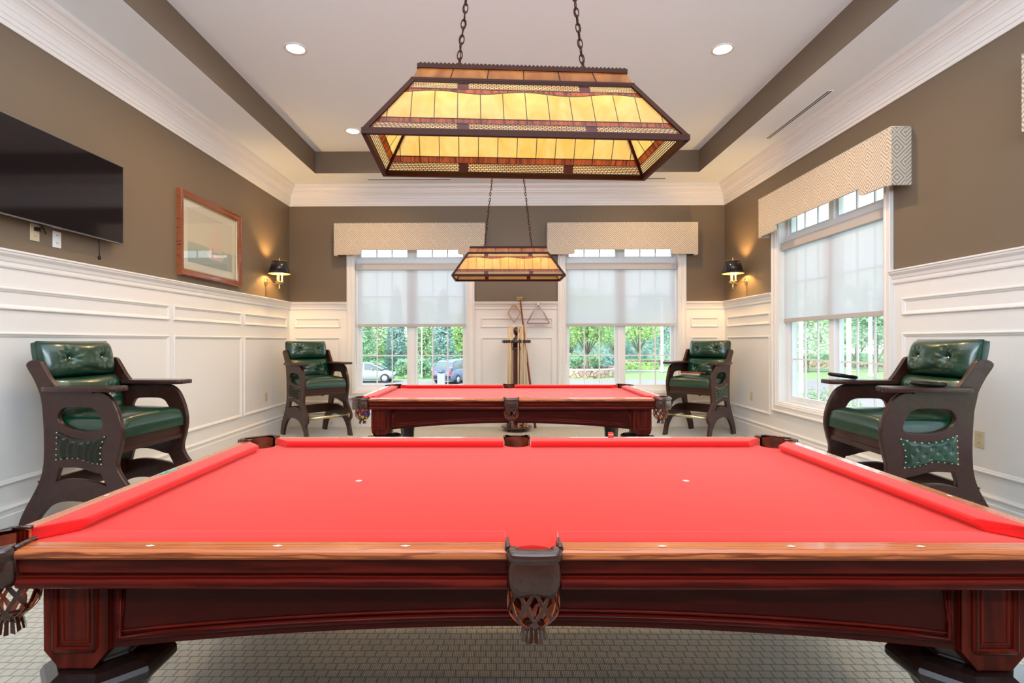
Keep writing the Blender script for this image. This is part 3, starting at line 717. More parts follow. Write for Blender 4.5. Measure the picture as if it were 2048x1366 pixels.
    bo = bpy.data.objects.new('bed', me); COL.objects.link(bo); bo.parent = T; bo.location = (0, 0, BED-.013)
    for x in (-.635, .635): mb = MB(); mb.lathe([(.001, BED+.0004), (.013, BED+.0004), (.013, BED+.0009), (.001, BED+.0009)], (x, 0, 0), 16); obj('table_spot', mb, 'ivory', T)
    # apron panels: arched board with bead
    AB = .09
    def apron(x0, x1, zc, ze):
        mb = MB(); n = 24
        def zb(x): t = (x-x0)/(x1-x0)*2-1; return zc+(ze-zc)*t*t
        xs = [x0+(x1-x0)*i/n for i in range(n+1)]
        A = [[(x, 0, zb(x)), (x, 0, .705)] for x in xs]; B = [[(x, .03, zb(x)), (x, .03, .705)] for x in xs]
        mb.grid(A, 0, False); mb.grid(B, 0, False); mb.grid([[a[0], b[0]] for a, b in zip(A, B)], 0, False)
        i0, i1 = 1, n-1
        path = [(x0+.03, -.003, .70)]+[(x, -.003, zb(x)+.026) for x in [x0+.03+(x1-x0-.06)*k/20 for k in range(21)]]+[(x1-.03, -.003, .70)]
        mb.tube(path, .009, 8); mb.tube([(p[0]+(.016 if i == 0 else -.016 if i == len(path)-1 else 0), 0, p[2]+(.016 if 0 < i < len(path)-1 else 0)) for i, p in enumerate(path)], .005, 6)
        return mb
    for rz, half, x1, zc, ze in ((0, TW-AB, 1.104, .568, .508), (PI, TW-AB, 1.104, .568, .508), (PI/2, TL-.16, TW-.27, .56, .508), (-PI/2, TL-.16, TW-.27, .56, .508)):
        c, s = math.cos(rz), math.sin(rz)
        obj('apron', apron(-x1, x1, zc, ze), 'mahog', T, loc=(s*half, -c*half, 0), rot=(0, 0, rz))
    # slate frame above the apron
    mb = MB(); mb.box2((-TL+.11, -TW+.085, .695), (TL-.11, TW-.085, .7385)); obj('slate', mb, 'mahog', T)
    for sx in (-1, 1):
        for sy in (-1, 1):
            mb = MB()
            # corner block: two faces with raised panel frames, chamfered bottom
            w = .168; x0 = sx*(TL-.145); y0 = sy*(TW-AB+.012)
            poly = [(0, .705), (w, .705), (w, .510), (w-.040, .462), (.040, .462), (0, .510)]
            def put(fr):   # front face plate
                n = len(poly)
                a = [fr(u, z, 0) for u, z in poly]; b_ = [fr(u, z, .045) for u, z in poly]
                mb.face(a); mb.face(b_[::-1])
                for i in range(n): j = (i+1) % n; mb.face([a[i], a[j], b_[j], b_[i]])
                path = [fr(.032, .70, -.002), fr(.032, .515, -.002), fr(.034, .512, -.002), fr(w-.034, .512, -.002), fr(w-.032, .515, -.002), fr(w-.032, .70, -.002)]
                mb.tube(path, .007, 8)
                mb.tube([fr(.050, .70, 0), fr(.050, .532, 0), fr(w-.050, .532, 0), fr(w-.050, .70, 0)], .004, 6)
            put(lambda u, z, d: (x0-sx*u, y0-sy*d, z)); put(lambda u, z, d: (x0-sx*d, y0-sy*u, z))
            mb.box2((x0-sx*.04, y0-sy*.04, .52), (x0-sx*w, y0-sy*w, .705))
            obj('corner_block', mb, 'mahog_v', T, bevel=.004)
            mb = MB()
            mb.lathe([(.075, .56), (.080, .461), (.128, .456), (.152, .442), (.160, .430), (.160, .414), (.142, .396), (.105, .370), (.088, .34), (.080, .28), (.074, .12), (.080, .075), (.105, .055), (.115, .035), (.115, 0)], (x0-sx*.100, y0-sy*.104, 0), 8, phase=PI/8, smooth=False)
            obj('leg', mb, 'black_wood', T, bevel=.006)
    # pockets
    for sx, sy in ((-1, -1), (1, -1), (1, 1), (-1, 1)):
        d = RE/2; ang = math.atan2(sy, sx)-PI/2
        pocket(T, (sx*(TL-d), sy*(TW-d), 0), ang, .096, .082)
    pocket(T, (0, -TW, 0), PI, .064, .026); pocket(T, (0, TW, 0), 0, .064, .026)
    return T
T1 = pool_table('near red pool table with dark wood sides filling the bottom of the photo', (.078, 2.065, 0))
T2 = copy_tree(T1); T2.location = (.085, 5.50, 0); T2['label'] = 'smaller-looking far red pool table near the back windows with balls in its left net'
MT['smudge'] = mat('green_chalk_dust', (.22, .42, .32), .8)
mb = MB(); mb.face([(-1.394, -.045, .8004), (-1.378, -.035, .8004), (-1.372, .02, .8004), (-1.380, .075, .8004), (-1.392, .06, .8004), (-1.398, 0, .8004)]); obj('chalk_smudge', mb, 'smudge', T1, merge=False)
# object balls in the near left net of the far table
bx, by = T2.location.x-TL+.085, T2.location.y-TW+.085
BALLS = [('red', (.70, .02, .02), (-.018, -.022, .668)), ('blue', (.02, .06, .45), (.022, -.020, .655)), ('yellow', (.80, .58, .10), (.002, -.018, .630-.012)), ('orange', (.85, .20, .04), (.004, .026, .662))]
for nm, c, d in BALLS:
    MT['ball_'+nm] = mat(nm+'_phenolic_ball', c, .1, coat=.5)
    mb = MB(); mb.sphere((0, 0, 0), .0285, 10); o = obj('billiard_ball', mb, 'ball_'+nm, loc=(bx+d[0]*1.0, by+d[1], d[2]))
    tag(o, nm+' billiard ball in the near left net of the far pool table', 'billiard ball', 'billiard balls in the far table net')
t = thing('chalk_cube', 'red billiard chalk cube standing on the far rail of the near pool table', 'chalk', (.575, 2.812, .7997), .1)
mb = MB(); mb.box((0, 0, .0065), (.024, .024, .013)); mb.box((0, 0, .0215), (.0235, .0235, .007)); obj('wrapper', mb, 'chalk', t, bevel=.001)
mb = MB(); mb.box((0, 0, .0155), (.0232, .0232, .005)); obj('chalk_label', mb, 'chalkband', t)

# ------------------------------------------------------------------ billiard lamps
def tiffany(label, loc, rz, ztop):
    T = thing('billiard_lamp', label, 'pendant lamp', loc, rz, 'stained glass billiard lamps')
    Lb, Wb, Lt, Wt, H = .56, .23, .405, .09, .247
    def pt(side, u, t, off=0):
        """side 0 front(-y) 1 back 2 left 3 right; u in metres along the side measured at the base line, clipped to the trapezoid"""
        hl = Lb+(Lt-Lb)*t; hw = Wb+(Wt-Wb)*t; z = H*t
        if side in (0, 1): s = -1 if side == 0 else 1; x = max(-hl, min(hl, u)); return (x, s*(hw+off), z)
        s = -1 if side == 2 else 1; y = max(-hw, min(hw, u)); return (s*(hl+off), y, z)
    zones = [(0.05, .17, 'filig'), (.19, .27, 'red'), (.29, .74, 'amber'), (.82, .94, 'filig')]
    names = ['amber', 'redglass', 'filig', 'darkglass']
    for side in range(4):
        mb = MB(); cm = MB()
        hb = Lb if side < 2 else Wb; step = .0815 if side < 2 else .092
        ks = [k*step for k in range(-8, 9)]; 
        half = lambda t: (Lb+(Lt-Lb)*t) if side < 2 else (Wb+(Wt-Wb)*t)
        def wave(u): return .765+.030*math.cos(2*PI*u/(step*4)) if side < 2 else .765
        def strip(t0f, t1f, mi, cuts):
            for a, b in zip(cuts, cuts[1:]):
                lo = half(0); 
                if b <= -lo or a >= lo: continue
                q = [pt(side, a, t0f(a)), pt(side, b, t0f(b)), pt(side, b, t1f(b)), pt(side, a, t1f(a))]
                if (Vector(q[0])-Vector(q[1])).length < 1e-4: continue
                mb.face(q, mi, uv=[(a, t0f(a)*.3), (b, t0f(b)*.3), (b, t1f(b)*.3), (a, t1f(a)*.3)])
        cuts = [-hb]+[k for k in ks if -hb < k < hb]+[hb]
        dv = [-.245, -.205, .205, .245] if side < 2 else []
        def split(t0, t1):
            cs = sorted(set([-hb, 0, hb]+dv))
            for a, b in zip(cs, cs[1:]):
                mi = 3 if (abs(abs(a+b)/2-.225) < .01 and side < 2) else 2
                strip(lambda u: t0, lambda u: t1, mi, [a, b])
        split(.05, .17)
        strip(lambda u: .17, lambda u: .26, 1, cuts)
        strip(lambda u: .26, wave, 0, cuts)
        strip(wave, lambda u: .83, 1, cuts)
        split(.83, .955)
        obj('glass_panel', mb, names, T, merge=False)
        def cl(f, u0, u1, r=.0018, n=2):
            p = [pt(side, u0+(u1-u0)*i/n, f(u0+(u1-u0)*i/n)) for i in range(n+1)]; cm.tube(p, r, 5, caps=False)
        for t in (.05, .17, .26, .83, .955): h = half(t); cl(lambda u: t, -h, h)
        h = half(.775); cl(wave, -h, h, .0018, 24)
        for k in ks:
            t1 = wave(k)
            # top of line limited by the sloping hip
            tm = t1
            if abs(k) > half(t1): tm = (abs(k)-half(0))/(half(1)-half(0))
            if abs(k) < half(.26): cm.tube([pt(side, k, .17), pt(side, k, max(.26, tm))], .0015, 5, caps=False)
        obj('lead_came', cm, 'lead', T)
    mb = MB()
    for z, l, w_, h, t in ((0, Lb, Wb, .020, .008), (H-.004, Lt, Wt, .012, .010)):
        for s in (-1, 1): mb.box2((-l-t, s*(w_)-t, z-h/2), (l+t, s*(w_)+t, z+h/2)); mb.box2((s*l-t, -w_, z-h/2), (s*l+t, w_, z+h/2))
    for sx in (-1, 1):
        for sy in (-1, 1): mb.tube([(sx*Lb, sy*Wb, 0), (sx*Lt, sy*Wt, H)], .012, 4, smooth=False)
    for i, s in ((0, -1), (1, 1)): pass
    obj('rim_frame', mb, 'bronze', T)
    # crown: flared glass gallery
    mb = MB(); z0, z1 = H, H+.052; lb, wb_, lt, wt = Lt+.006, Wt+.006, Lt-.016, Wt-.014
    nseg = 6
    for s in (-1, 1):
        for k in range(nseg):
            a, b = -1+2*k/nseg, -1+2*(k+1)/nseg
            q = [(a*lb, s*wb_, z0), (b*lb, s*wb_, z0), (b*lt, s*wt, z1), (a*lt, s*wt, z1)]; mb.face(q, uv=[(x, z) for x, y, z in q])
        q = [(s*lb, -wb_, z0), (s*lb, wb_, z0), (s*lt, wt, z1), (s*lt, -wt, z1)]; mb.face(q, uv=[(y, z) for x, y, z in q])
    mb.face([(-lt, -wt, z1), (lt, -wt, z1), (lt, wt, z1), (-lt, wt, z1)], uv=[(0, 0), (1, 0), (1, 1), (0, 1)])
    obj('crown_glass', mb, 'honey', T, merge=False)
    mb = MB()
    for s in (-1, 1):
        for k in range(1, nseg): a = -1+2*k/nseg; mb.tube([(a*lb, s*wb_, z0), (a*lt, s*wt, z1)], .002, 5)
        mb.box2((-lb-.004, s*wb_-.005, z0-.004), (lb+.004, s*wb_+.005, z0+.005)); mb.box2((s*lb-.005, -wb_, z0-.004), (s*lb+.005, wb_, z0+.005))
        mb.box2((-lt-.005, s*wt-.006, z1-.002), (lt+.005, s*wt+.006, z1+.014)); mb.box2((s*lt-.006, -wt, z1-.002), (s*lt+.006, wt, z1+.014))
        n = 52
        for k in range(n): x = -lt+2*lt*(k+.5)/n; mb.lathe([(.0052, -.005), (.0052, .005)], (x, s*wt, z1+.014), 6, axis='Y')
    obj('crown_gallery', mb, 'bronze', T, merge=False)
    # bulbs and sockets
    for x in (-.30, 0, .30):
        mb = MB(); mb.lathe([(.016, H+.01), (.018, H-.05), (.014, H-.055)], (x, 0, 0), 12); sk = obj('socket', mb, 'brass', T)
        mb = MB(); mb.sphere((x, 0, H-.085), .030, 10, sz=1.15); obj('bulb', mb, 'bulb', sk)
        d = bpy.data.lights.new('bulb_light', 'POINT'); d.energy = 7; d.color = (1, .70, .34); d.shadow_soft_size = .032
        l = bpy.data.objects.new('bulb_light', d); COL.objects.link(l); l.parent = sk; l.location = (x, 0, H-.085)
    # chains and canopy
    zt = ztop-loc[2]
    for s in (-1, 1):
        p0 = Vector((s*.245, 0, z1+.03)); p1 = Vector((s*.05, 0, zt-.03))
        mb = MB(); mb.torus((s*.245, 0, z1+.016), .012, .0025, 'Y', 14, 6)
        L_ = (p1-p0).length; n = int(L_/.030); d = (p1-p0).normalized(); q = Vector((0, 0, 1)).rotation_difference(d).to_matrix().to_4x4()
        for k in range(n+1):
            st = len(mb.v); mb.torus((0, 0, 0), .0095, .0024, 'Y', 10, 5, sy=1.9)
            M = Matrix.Translation(p0+d*(L_*k/n)) @ q @ Matrix.Rotation(PI/2*(k % 2), 4, 'Z'); mb.xf(M, st)
        # wire threaded alongside
        mb.tube([p0+d*(L_*k/n*1.0)+Vector((.006*math.sin(k*1.3), .005*math.cos(k), 0)) for k in range(n+1)], .0022, 5)
        obj('chain', mb, 'bronze', T, merge=False)
    mb = MB(); mb.lathe([(.003, zt-.045), (.02, zt-.04), (.055, zt-.02), (.07, zt-.006), (.07, zt)], (0, 0, 0), 24); obj('canopy', mb, 'bronze', T)
    return T
tiffany('large amber stained glass lamp hanging over the near pool table', (.078, 2.065, 2.02), math.radians(3.8), TRAY)
tiffany('small-looking amber stained glass lamp hanging over the far pool table', (.068, 5.52, 1.965), math.radians(.6), TRAY)

# ------------------------------------------------------------------ spectator chairs
BEAD = {}
def bead(name, p, r, m, parent):
    if (name, r) not in BEAD:
        mb = MB(); mb.sphere((0, 0, 0), r, 6); o = obj(name, mb, m, parent, loc=tuple(p)); BEAD[(name, r)] = o.data; return
    o = bpy.data.objects.new(name, BEAD[(name, r)]); COL.objects.link(o); o.parent = parent; o.location = tuple(p)

Q = .967
OUT = [(0,0),(.03,.118),(.07,.206),(.13,.307),(.183,.41),(.208,.503),(.215,.60),(.215,.70),(.210,.82),(.198,.943),(.178,1.02),(.135,1.11),(.088,1.185),(.092,1.207),(.115,1.220),(.150,1.224),(.176,1.215),(.20,1.180),(.25,1.10),(.285,1.055),(.315,1.016),(.45,1.014),(.59,1.012),(.65,.998),(.70,.955),(.738,.88),(.762,.80),(.769,.718),(.755,.63),(.735,.55),(.736,.50),(.757,.455),(.79,.41),(.828,.365),(.852,.325),(.858,.285),(.845,.248),(.815,.222),(.802,.20),(.82,.14),(.845,.06),(.868,0),(.775,0),(.768,.05),(.745,.12),(.70,.18),(.64,.235),(.55,.27),(.43,.283),(.33,.275),(.25,.245),(.19,.19),(.14,.12),(.11,.05),(.10,0)]
H1 = [(.306,.84),(.318,.88),(.347,.908),(.40,.915),(.50,.916),(.552,.912),(.59,.895),(.612,.868),(.632,.83),(.642,.79),(.632,.762),(.603,.752),(.51,.744),(.42,.755),(.36,.778),(.32,.806)]
H3 = [(.32,.508),(.43,.512),(.50,.502),(.552,.487),(.60,.474),(.623,.472),(.645,.435),(.672,.385),(.665,.376),(.593,.398),(.48,.417),(.38,.418),(.29,.400),(.302,.45)]
TOPC = [(.306,.748),(.36,.722),(.42,.703),(.50,.693),(.58,.702),(.667,.723)]; BOTC = [(.297,.550),(.38,.562),(.45,.570),(.52,.548),(.58,.533),(.640,.525)]
CX = .42
def sc_(pts): return [((x-CX)*Q, z*Q) for x, z in pts]
def pad_point(u, v, ydir, h):
    tp = lerp_curve(TOPC, u); bt = lerp_curve(BOTC, u)
    x = bt[0]+(tp[0]-bt[0])*v - (.022*math.sin(PI*v)*max(0, (u-.7)/.3)); z = bt[1]+(tp[1]-bt[1])*v
    return ((x-CX)*Q, ydir*h, z*Q)
HW = .315   # half spacing of panel centre planes
def cushion_grid(mb, w, h, d, buttons, puff=.03, dim=.032, nu=56, nv=36, n=4.2, pleat=.0045, ex=.40, lo=.25, rd=.028):
    """pillow with front facing +z local, size w (x) by h (y), thickness d; dimples at buttons"""
    def edge(t): return (1-abs(t)**n)
    rows = []
    for j in range(nv+1):
        b = -1+2*j/nv; b = math.sin(b*PI/2)*.35+b*.65; row = []
        for i in range(nu+1):
            a = -1+2*i/nu; a = math.sin(a*PI/2)*.35+a*.65
            e = max(0, edge(a)*edge(b)); z = d*(lo+(1-lo)*e**ex) if e > 0 else d*lo
            z += puff*(1-a*a)*(1-b*b)
            for bx_, by_ in buttons:
                dx, dy = a*w/2-bx_, b*h/2-by_; r = math.hypot(dx, dy); ang = math.atan2(dy, dx)
                z -= dim*math.exp(-(r/.022)**2)+dim*.62*math.exp(-(r/.060)**2)
                z += pleat*math.sin(ang*9+bx_*40)*math.exp(-((r-.050)/.028)**2)
            row.append((a*w/2*(1-rd*abs(b)**5), b*h/2*(1-rd*abs(a)**6), max(z, .004)))
        rows.append(row)
    mb.grid(rows, 0, True)
    back = [[(p[0]*1.0, p[1]*1.0, 0) for p in r] for r in (rows[0], rows[-1])]
    mb.grid([rows[0], back[0]], 0, True); mb.grid([rows[-1], back[1]], 0, True)
    L = [r[0] for r in rows]; R = [r[-1] for r in rows]
    mb.grid([L, [(p[0], p[1], 0) for p in L]], 0, True); mb.grid([R, [(p[0], p[1], 0) for p in R]], 0, True)
    k = 1-rd; mb.face([(-w/2*k, -h/2*k, 0), (w/2*k, -h/2*k, 0), (w/2*k, h/2*k, 0), (-w/2*k, h/2*k, 0)])
def make_chair(label):
    T = thing('spectator_chair', label, 'armchair', (0, 0, 0), 0, 'green leather spectator chairs')
    th = .034
    plate = curve_plate(smooth_poly(sc_(OUT), 4, (0, 41, 42, 54, 20)), [smooth_poly(sc_(H1), 3), smooth_poly(sc_(H3), 3, (0, 5, 7, 12))], th, .007, 'side_panel')
    plate.materials.append(MT['chairwood'])
    for p in plate.polygons: p.material_index = 0; p.use_smooth = False
    panels = []
    for s in (-1, 1):
        o = bpy.data.objects.new('side_panel', plate); COL.objects.link(o); o.parent = T
        o.rotation_euler = (PI/2, 0, 0); o.location = (0, s*HW, 0); panels.append(o)
    # right side (-y): gathered pouch; left side (+y): tufted pad (in panel-local coords: x, z->y, outward -> z)
    for s, nm in ((-1, 'pouch'), (1, 'tufted_pad')):
        mb = MB(); nu, nv = 48, 16; rows = []
        for j in range(nv+1):
            row = []
            for i in range(nu+1):
                u, v = i/nu, j/nv; e = min(u, 1-u, v, 1-v); base = .018+.012*min(1, e*9)
                if s < 0:
                    h = base+.014*math.sin(PI*v)*math.sin(PI*u)+.010*(math.sin(u*40+math.sin(v*5)*1.6+1.3*math.sin(u*9))*(.3+.7*v))*min(1, e*8)
                    if v > .93: h = base+.004
                else:
                    h = base
                    U, V = u*4.0, v*3.0
                    for (bu, bv) in BTN: 
                        r = math.hypot((u-bu)*.345, (v-bv)*.17); h -= .012*math.exp(-(r/.012)**2)
                    h += .006*min(1, e*9)
                row.append(pad_point(u, v, 1, h))
            rows.append(row)
        mb.grid([[(p[0], s*(HW+p[1]), p[2]) for p in r] for r in rows], 0, True)
        o = obj(nm, mb, 'pouch' if s < 0 else 'leather', T)
        per = [(k/9, 0) for k in range(10)]+[(1, k/5) for k in range(1, 5)]+[(0, k/5) for k in range(1, 5)]
        if s > 0: per += [(k/9, 1) for k in range(10)]
        else: per += [(0, 1), (1, 1)]
        for u, v in per:
            uu = min(max(u, .02), .98); vv = min(max(v, .03), .97); p = pad_point(uu, vv, 1, .021); bead('nailhead', (p[0], s*(HW+p[1]), p[2]), .0055, 'satinbrass', o)
        if s > 0:
            for bu, bv in BTN: p = pad_point(bu, bv, 1, .022); bead('tuft_button', (p[0], s*(HW+p[1]), p[2]), .006, 'leather', o)
    W = 2*HW-th   # clear width
    zq = lambda z: z*Q; xq = lambda x: (x-CX)*Q
    # seat frame
    mb = MB()
    mb.box2((xq(.715), -W/2, zq(.600)), (xq(.738), W/2, zq(.700))); mb.box2((xq(.738), -W/2, zq(.600)), (xq(.744), W/2, zq(.632)))
    mb.box2((xq(.235), -W/2, zq(.60)), (xq(.255), W/2, zq(.70)))
    for s in (-1, 1): mb.box2((xq(.235), s*W/2, zq(.60)), (xq(.73), s*(W/2-.02), zq(.70)))
    mb.box2((xq(.24), -W/2+.01, zq(.60)), (xq(.72), W/2-.01, zq(.615)))
    sf = obj('seat_frame', mb, 'chairwood', T, bevel=.003)
    mb = MB(); mb.lathe([(.022, .0), (.022, -.025), (.016, -.03)], (.10, .05, zq(.60)), 12); obj('seat_glide', mb, 'black', sf)
    # stretcher board + back board
    mb = MB(); mb.box2((xq(.235), -W/2, zq(.30)), (xq(.262), W/2, zq(.425))); obj('stretcher', mb, 'chairwood', T, bevel=.004)
    mb = MB(); R_ = Matrix.Rotation(math.radians(-12), 3, 'Y')
    mb.box((xq(.165), 0, zq(.97)), (.020, W, .46*Q), 0, R_); obj('back_board', mb, 'chairwood', T, bevel=.004)
    # seat cushion: pillow turned so its top faces up
    mb = MB(); cushion_grid(mb, W-.004, .535*Q, .140, [], .024, 0, 40, 34, 9, ex=.26, lo=.40, rd=0)
    st = Matrix(((0, 1, 0, xq(.745)-.535*Q/2+.012), (1, 0, 0, 0), (0, 0, 1, zq(.700)), (0, 0, 0, 1)))
    mb.xf(st)
    se = obj('seat', mb, 'leather', T)
    mb = MB(); pth = []
    hw_, x0_, x1_ = W/2-.006, xq(.745)-.535*Q+.015, xq(.745)+.008
    mb.tube([(x0_, -hw_, zq(.730)), (x1_, -hw_, zq(.730)), (x1_, hw_, zq(.730)), (x0_, hw_, zq(.730))], .004, 6); obj('piping', mb, 'leather_piping', se)
    # back cushions, reclined
    def back_c(name, z0, z1, xf0, d, btn, lean, puff, dim=.030):
        mb = MB(); h = (z1-z0)*Q; cushion_grid(mb, W-.006, h, d, btn, puff, dim)
        # local z(front)->+x, local y->up, local x->-y
        M = Matrix(((0, 0, 1, 0), (-1, 0, 0, 0), (0, 1, 0, 0), (0, 0, 0, 1)))
        M = Matrix.Translation((xq(xf0), 0, zq((z0+z1)/2))) @ Matrix.Rotation(math.radians(lean), 4, 'Y') @ M
        mb.xf(M); o = obj(name, mb, 'leather', T)
        for bx_, by_ in btn:
            p = M @ Vector((bx_, by_, d+puff-dim*1.30)); bead('back_button', p, .0085, 'satinbrass', o)
        return o
    up = back_c('backrest', 1.085, 1.352, .092, .115, [(-.135, -.005), (.135, -.005)], -11, .040, .034)
    mb = MB(); M = Matrix.Translation((xq(.095), 0, zq(1.2185))) @ Matrix.Rotation(math.radians(-11), 4, 'Y')
    h2 = (1.352-1.085)*Q/2; mb.tube([M @ Vector((.034, s*(W/2-.004), z)) for s, z in ((-1, -h2), (-1, h2-.02), (-.97, h2), (.97, h2), (1, h2-.02), (1, -h2))], .004, 6)
    obj('piping', mb, 'leather_piping', up)
    back_c('lumbar_cushion', .80, 1.095, .180, .095, [(-.135, -.01), (.135, -.01)], -12, .036, .032)
    # arm trays with cue notches
    for s in (-1, 1):
        x0, x1, hw = xq(.235), xq(.762), .075
        pts = [(x0+.05, -hw), (x1-.03, -hw), (x1-.006, -hw+.02)]
        for c in (-.036, .0, .036):
            pts += [(x1, c-.012)]+[(x1-.020*math.cos(t)*1.0+0, c+.0075*math.sin(t)) for t in [-PI/2+PI*k/6 for k in range(7)]]+[(x1, c+.012)]
        pts += [(x1-.006, hw-.02), (x1-.03, hw), (x0+.05, hw), (x0+.012, hw-.02), (x0, 0), (x0+.012, -hw+.02)]
        me = curve_plate(pts, [], .031, .006, 'arm_tray'); me.materials.append(MT['chairwood'])
        for p in me.polygons: p.material_index = 0
        o = bpy.data.objects.new('arm_tray', me); COL.objects.link(o); o.parent = T; o.location = (0, s*(HW+.004), zq(1.020)+.0165)
        mb = MB(); mb.box((xq(.45), s*(.02), -.022), (.25, .014, .014)); obj('tray_bracket', mb, 'chairwood', o, loc=(0, 0, 0), bevel=.002)
        mb = MB(); mb.torus((xq(.60), 0, .0125), .037, .0035, 'Z', 24, 6); mb.lathe([(.001, .0128), (.034, .0128), (.034, .0135), (.001, .0135)], (xq(.60), 0, 0), 20); obj('cup_ring', mb, 'black_wood', o)
    # brass foot rail
    mb = MB(); x, z = xq(.806), zq(.297)
    mb.tube([(x, -W/2, z), (x, W/2, z)], .021, 16); fr = obj('foot_rail', mb, 'satinbrass', T)
    for s in (-1, 1): mb = MB(); mb.lathe([(.036, 0), (.034, -.006*s), (.024, -.012*s)], (x, s*W/2, z), 20, axis='Y'); obj('flange', mb, 'satinbrass', fr)
    for s in (-1, 1):
        for px, pz in ((.155, .33), (.175, .405), (.805, .30)): bead('screw_cap', ((px-CX)*Q, pz*Q, s*(-.017)), .007, 'chairwood', panels[0 if s < 0 else 1])
    return T
BTN = []
for r_, v_ in ((0, .24), (1, .50), (2, .76)):
    for k in range(4 if r_ == 1 else 3): BTN.append((.14+.24*k+(0 if r_ == 1 else .12), v_))
C1 = make_chair('near left green leather high chair with a gathered pouch on its side')
C1.location = (-2.775, 3.78, 0); C1.rotation_euler.z = math.radians(-4.5)
for loc, a, lb in (((2.735, 3.66, 0), 177, 'near right green leather high chair with a tufted side pad, beside the wall outlet'),
                   ((2.785, 7.50, 0), 223, 'far right green leather high chair with a wooden brush on its seat'),
                   ((-2.616, 7.467, 0), -44.5, 'far left green leather high chair in the back corner below the sconce')):
    c = copy_tree(C1); c.location = loc; c.rotation_euler.z = math.radians(a); c['label'] = lb
# dark oval rests on the trays of the near right chair
def local_to_world(loc, a, p): return Matrix.Translation(loc) @ Matrix.Rotation(math.radians(a), 4, 'Z') @ Vector(p)
for s, u, tilt, lb in ((1, .05, 2, 'dark oval tray pad on the near arm of the near right chair'), (-1, .21, 8, 'dark oval tray pad tilted on the far arm of the near right chair')):
    p = local_to_world((2.735, 3.66, 0), 177, (u, s*(HW-.0), Q*1.020+.033))
    mb = MB(); mb.lathe([(.001, 0), (.090, 0), (.104, .008), (.106, .020), (.098, .027), (.085, .024), (.001, .023)], (0, 0, 0), 28)
    mb.xf(Matrix.Scale(.62, 4, (0, 1, 0)))
    o = obj('tray_pad', mb, 'black', loc=(p.x, p.y, p.z+math.sin(math.radians(tilt))*.09), rot=(0, math.radians(tilt), 0)); tag(o, lb, 'tray pad', 'oval pads on the near right chair')
# brush on the far right chair
p = local_to_world((2.785, 7.50, 0), 223, (.135, -.06, Q*.838+.004))
t = thing('table_brush', 'orange-brown wooden table brush lying on the seat of the far right chair', 'brush', (p.x, p.y, .840), math.radians(223+98))
mb = MB(); mb.box((0, 0, .028), (.27, .045, .022)); mb.tube([(.13, 0, .028), (.20, 0, .026)], [.012, .008], 8); obj('brush_block', mb, 'picwood', t, bevel=.006)
mb = MB(); mb.box((0, 0, .009), (.25, .036, .018)); obj('bristles', mb, 'ivory', t)

# ------------------------------------------------------------------ cue rack, cues, racks on wall
RX, RY = .215, 7.80
t = thing('cue_rack', 'dark cherry floor cue rack with round base between the back windows', 'cue rack', (RX, RY, 0))
mb = MB(); mb.lathe([(.001, .045), (.215, .045), (.23, .055), (.23, .068), (.215, .078), (.19, .082), (.07, .086), (.05, .10), (.001, .10)], n=36); obj('base', mb, 'rackpole', t)
for k in range(4):
    a = PI/4+k*PI/2; mb = MB(); mb.sphere((.16*math.cos(a), .16*math.sin(a), .024), .024, 8); obj('ball_foot', mb, 'rackpole', t)
mb = MB(); mb.lathe([(.045, .09), (.05, .13), (.036, .16), (.056, .20), (.056, 1.17), (.066, 1.18), (.066, 1.22), (.056, 1.235), (.056, 1.29), (.056, 1.33), (.046, 1.35), (.022, 1.375), (.018, 1.395), (.026, 1.405), (.044, 1.43), (.050, 1.455), (.050, 1.475), (.040, 1.50), (.018, 1.514), (.001, 1.518)], n=20); obj('pole', mb, 'rackpole', t)
mb = MB(); NC = 10
pts = []
for k in range(80):
    a = 2*PI*k/80; r = .205-.018*max(0, math.cos(a*NC))**6; pts.append((r*math.cos(a), r*math.sin(a)))
me = curve_plate(pts, [], .044, .012, 'cue_plate'); me.materials.append(MT['black_wood'])
for p_ in me.polygons: p_.material_index = 0
o = bpy.data.objects.new('cue_plate', me); COL.objects.link(o); o.parent = t; o.location = (0, 0, 1.305)
# cues: angle on base, angle on plate
cue_spec = [(-2.20, 'maple'), (-2.02, 'dark'), (1.88, 'maple'), (-1.47, 'maple'), (-1.19, 'maple'), (-.88, 'maple'), (1.04, 'dark'), (1.33, 'maple'), (1.62, 'maple')]
CLB = {0: 'leftmost cue in the floor rack', 1: 'dark-butted cue second from left in the floor rack', 2: 'rear cue just left of the rack pole', 3: 'maple cue standing right in front of the rack pole', 4: 'maple cue just right of the rack pole', 5: 'front cue farthest right in the floor rack', 6: 'dark-butted cue at the rear right of the rack', 7: 'rear maple cue on the right of the rack', 8: 'cue hidden behind the rack pole, only its tip showing'}
for k, (a, kind) in enumerate(cue_spec):
    p0 = Vector((RX+.222*math.cos(a), RY+.222*math.sin(a), .080)); p1 = Vector((RX+.196*math.cos(a), RY+.196*math.sin(a), 1.30)); d = (p1-p0).normalized()
    # cues rest in the plate notches just outside the rim
    p1 = Vector((RX+.208*math.cos(a), RY+.208*math.sin(a), 1.30)); d = (p1-p0).normalized()
    T_ = thing('pool_cue', CLB[k], 'pool cue', tuple(p0), 0, 'cues standing in the rack')
    L_ = 1.47
    mb = MB(); mb.tube([Vector((0, 0, 0))+d*x for x in (.42, L_-.012)], [.0125, .0068], 10); obj('shaft', mb, 'cue', T_)
    mb = MB(); mb.tube([d*x for x in (0, .42)], [.0155, .0125], 10); obj('butt', mb, 'cue_dark' if kind == 'dark' else ('cue' if k % 2 else 'cue_red'), T_)
    mb = MB(); mb.tube([d*x for x in (L_-.012, L_)], .0066, 8); obj('tip', mb, 'plate_w', T_)
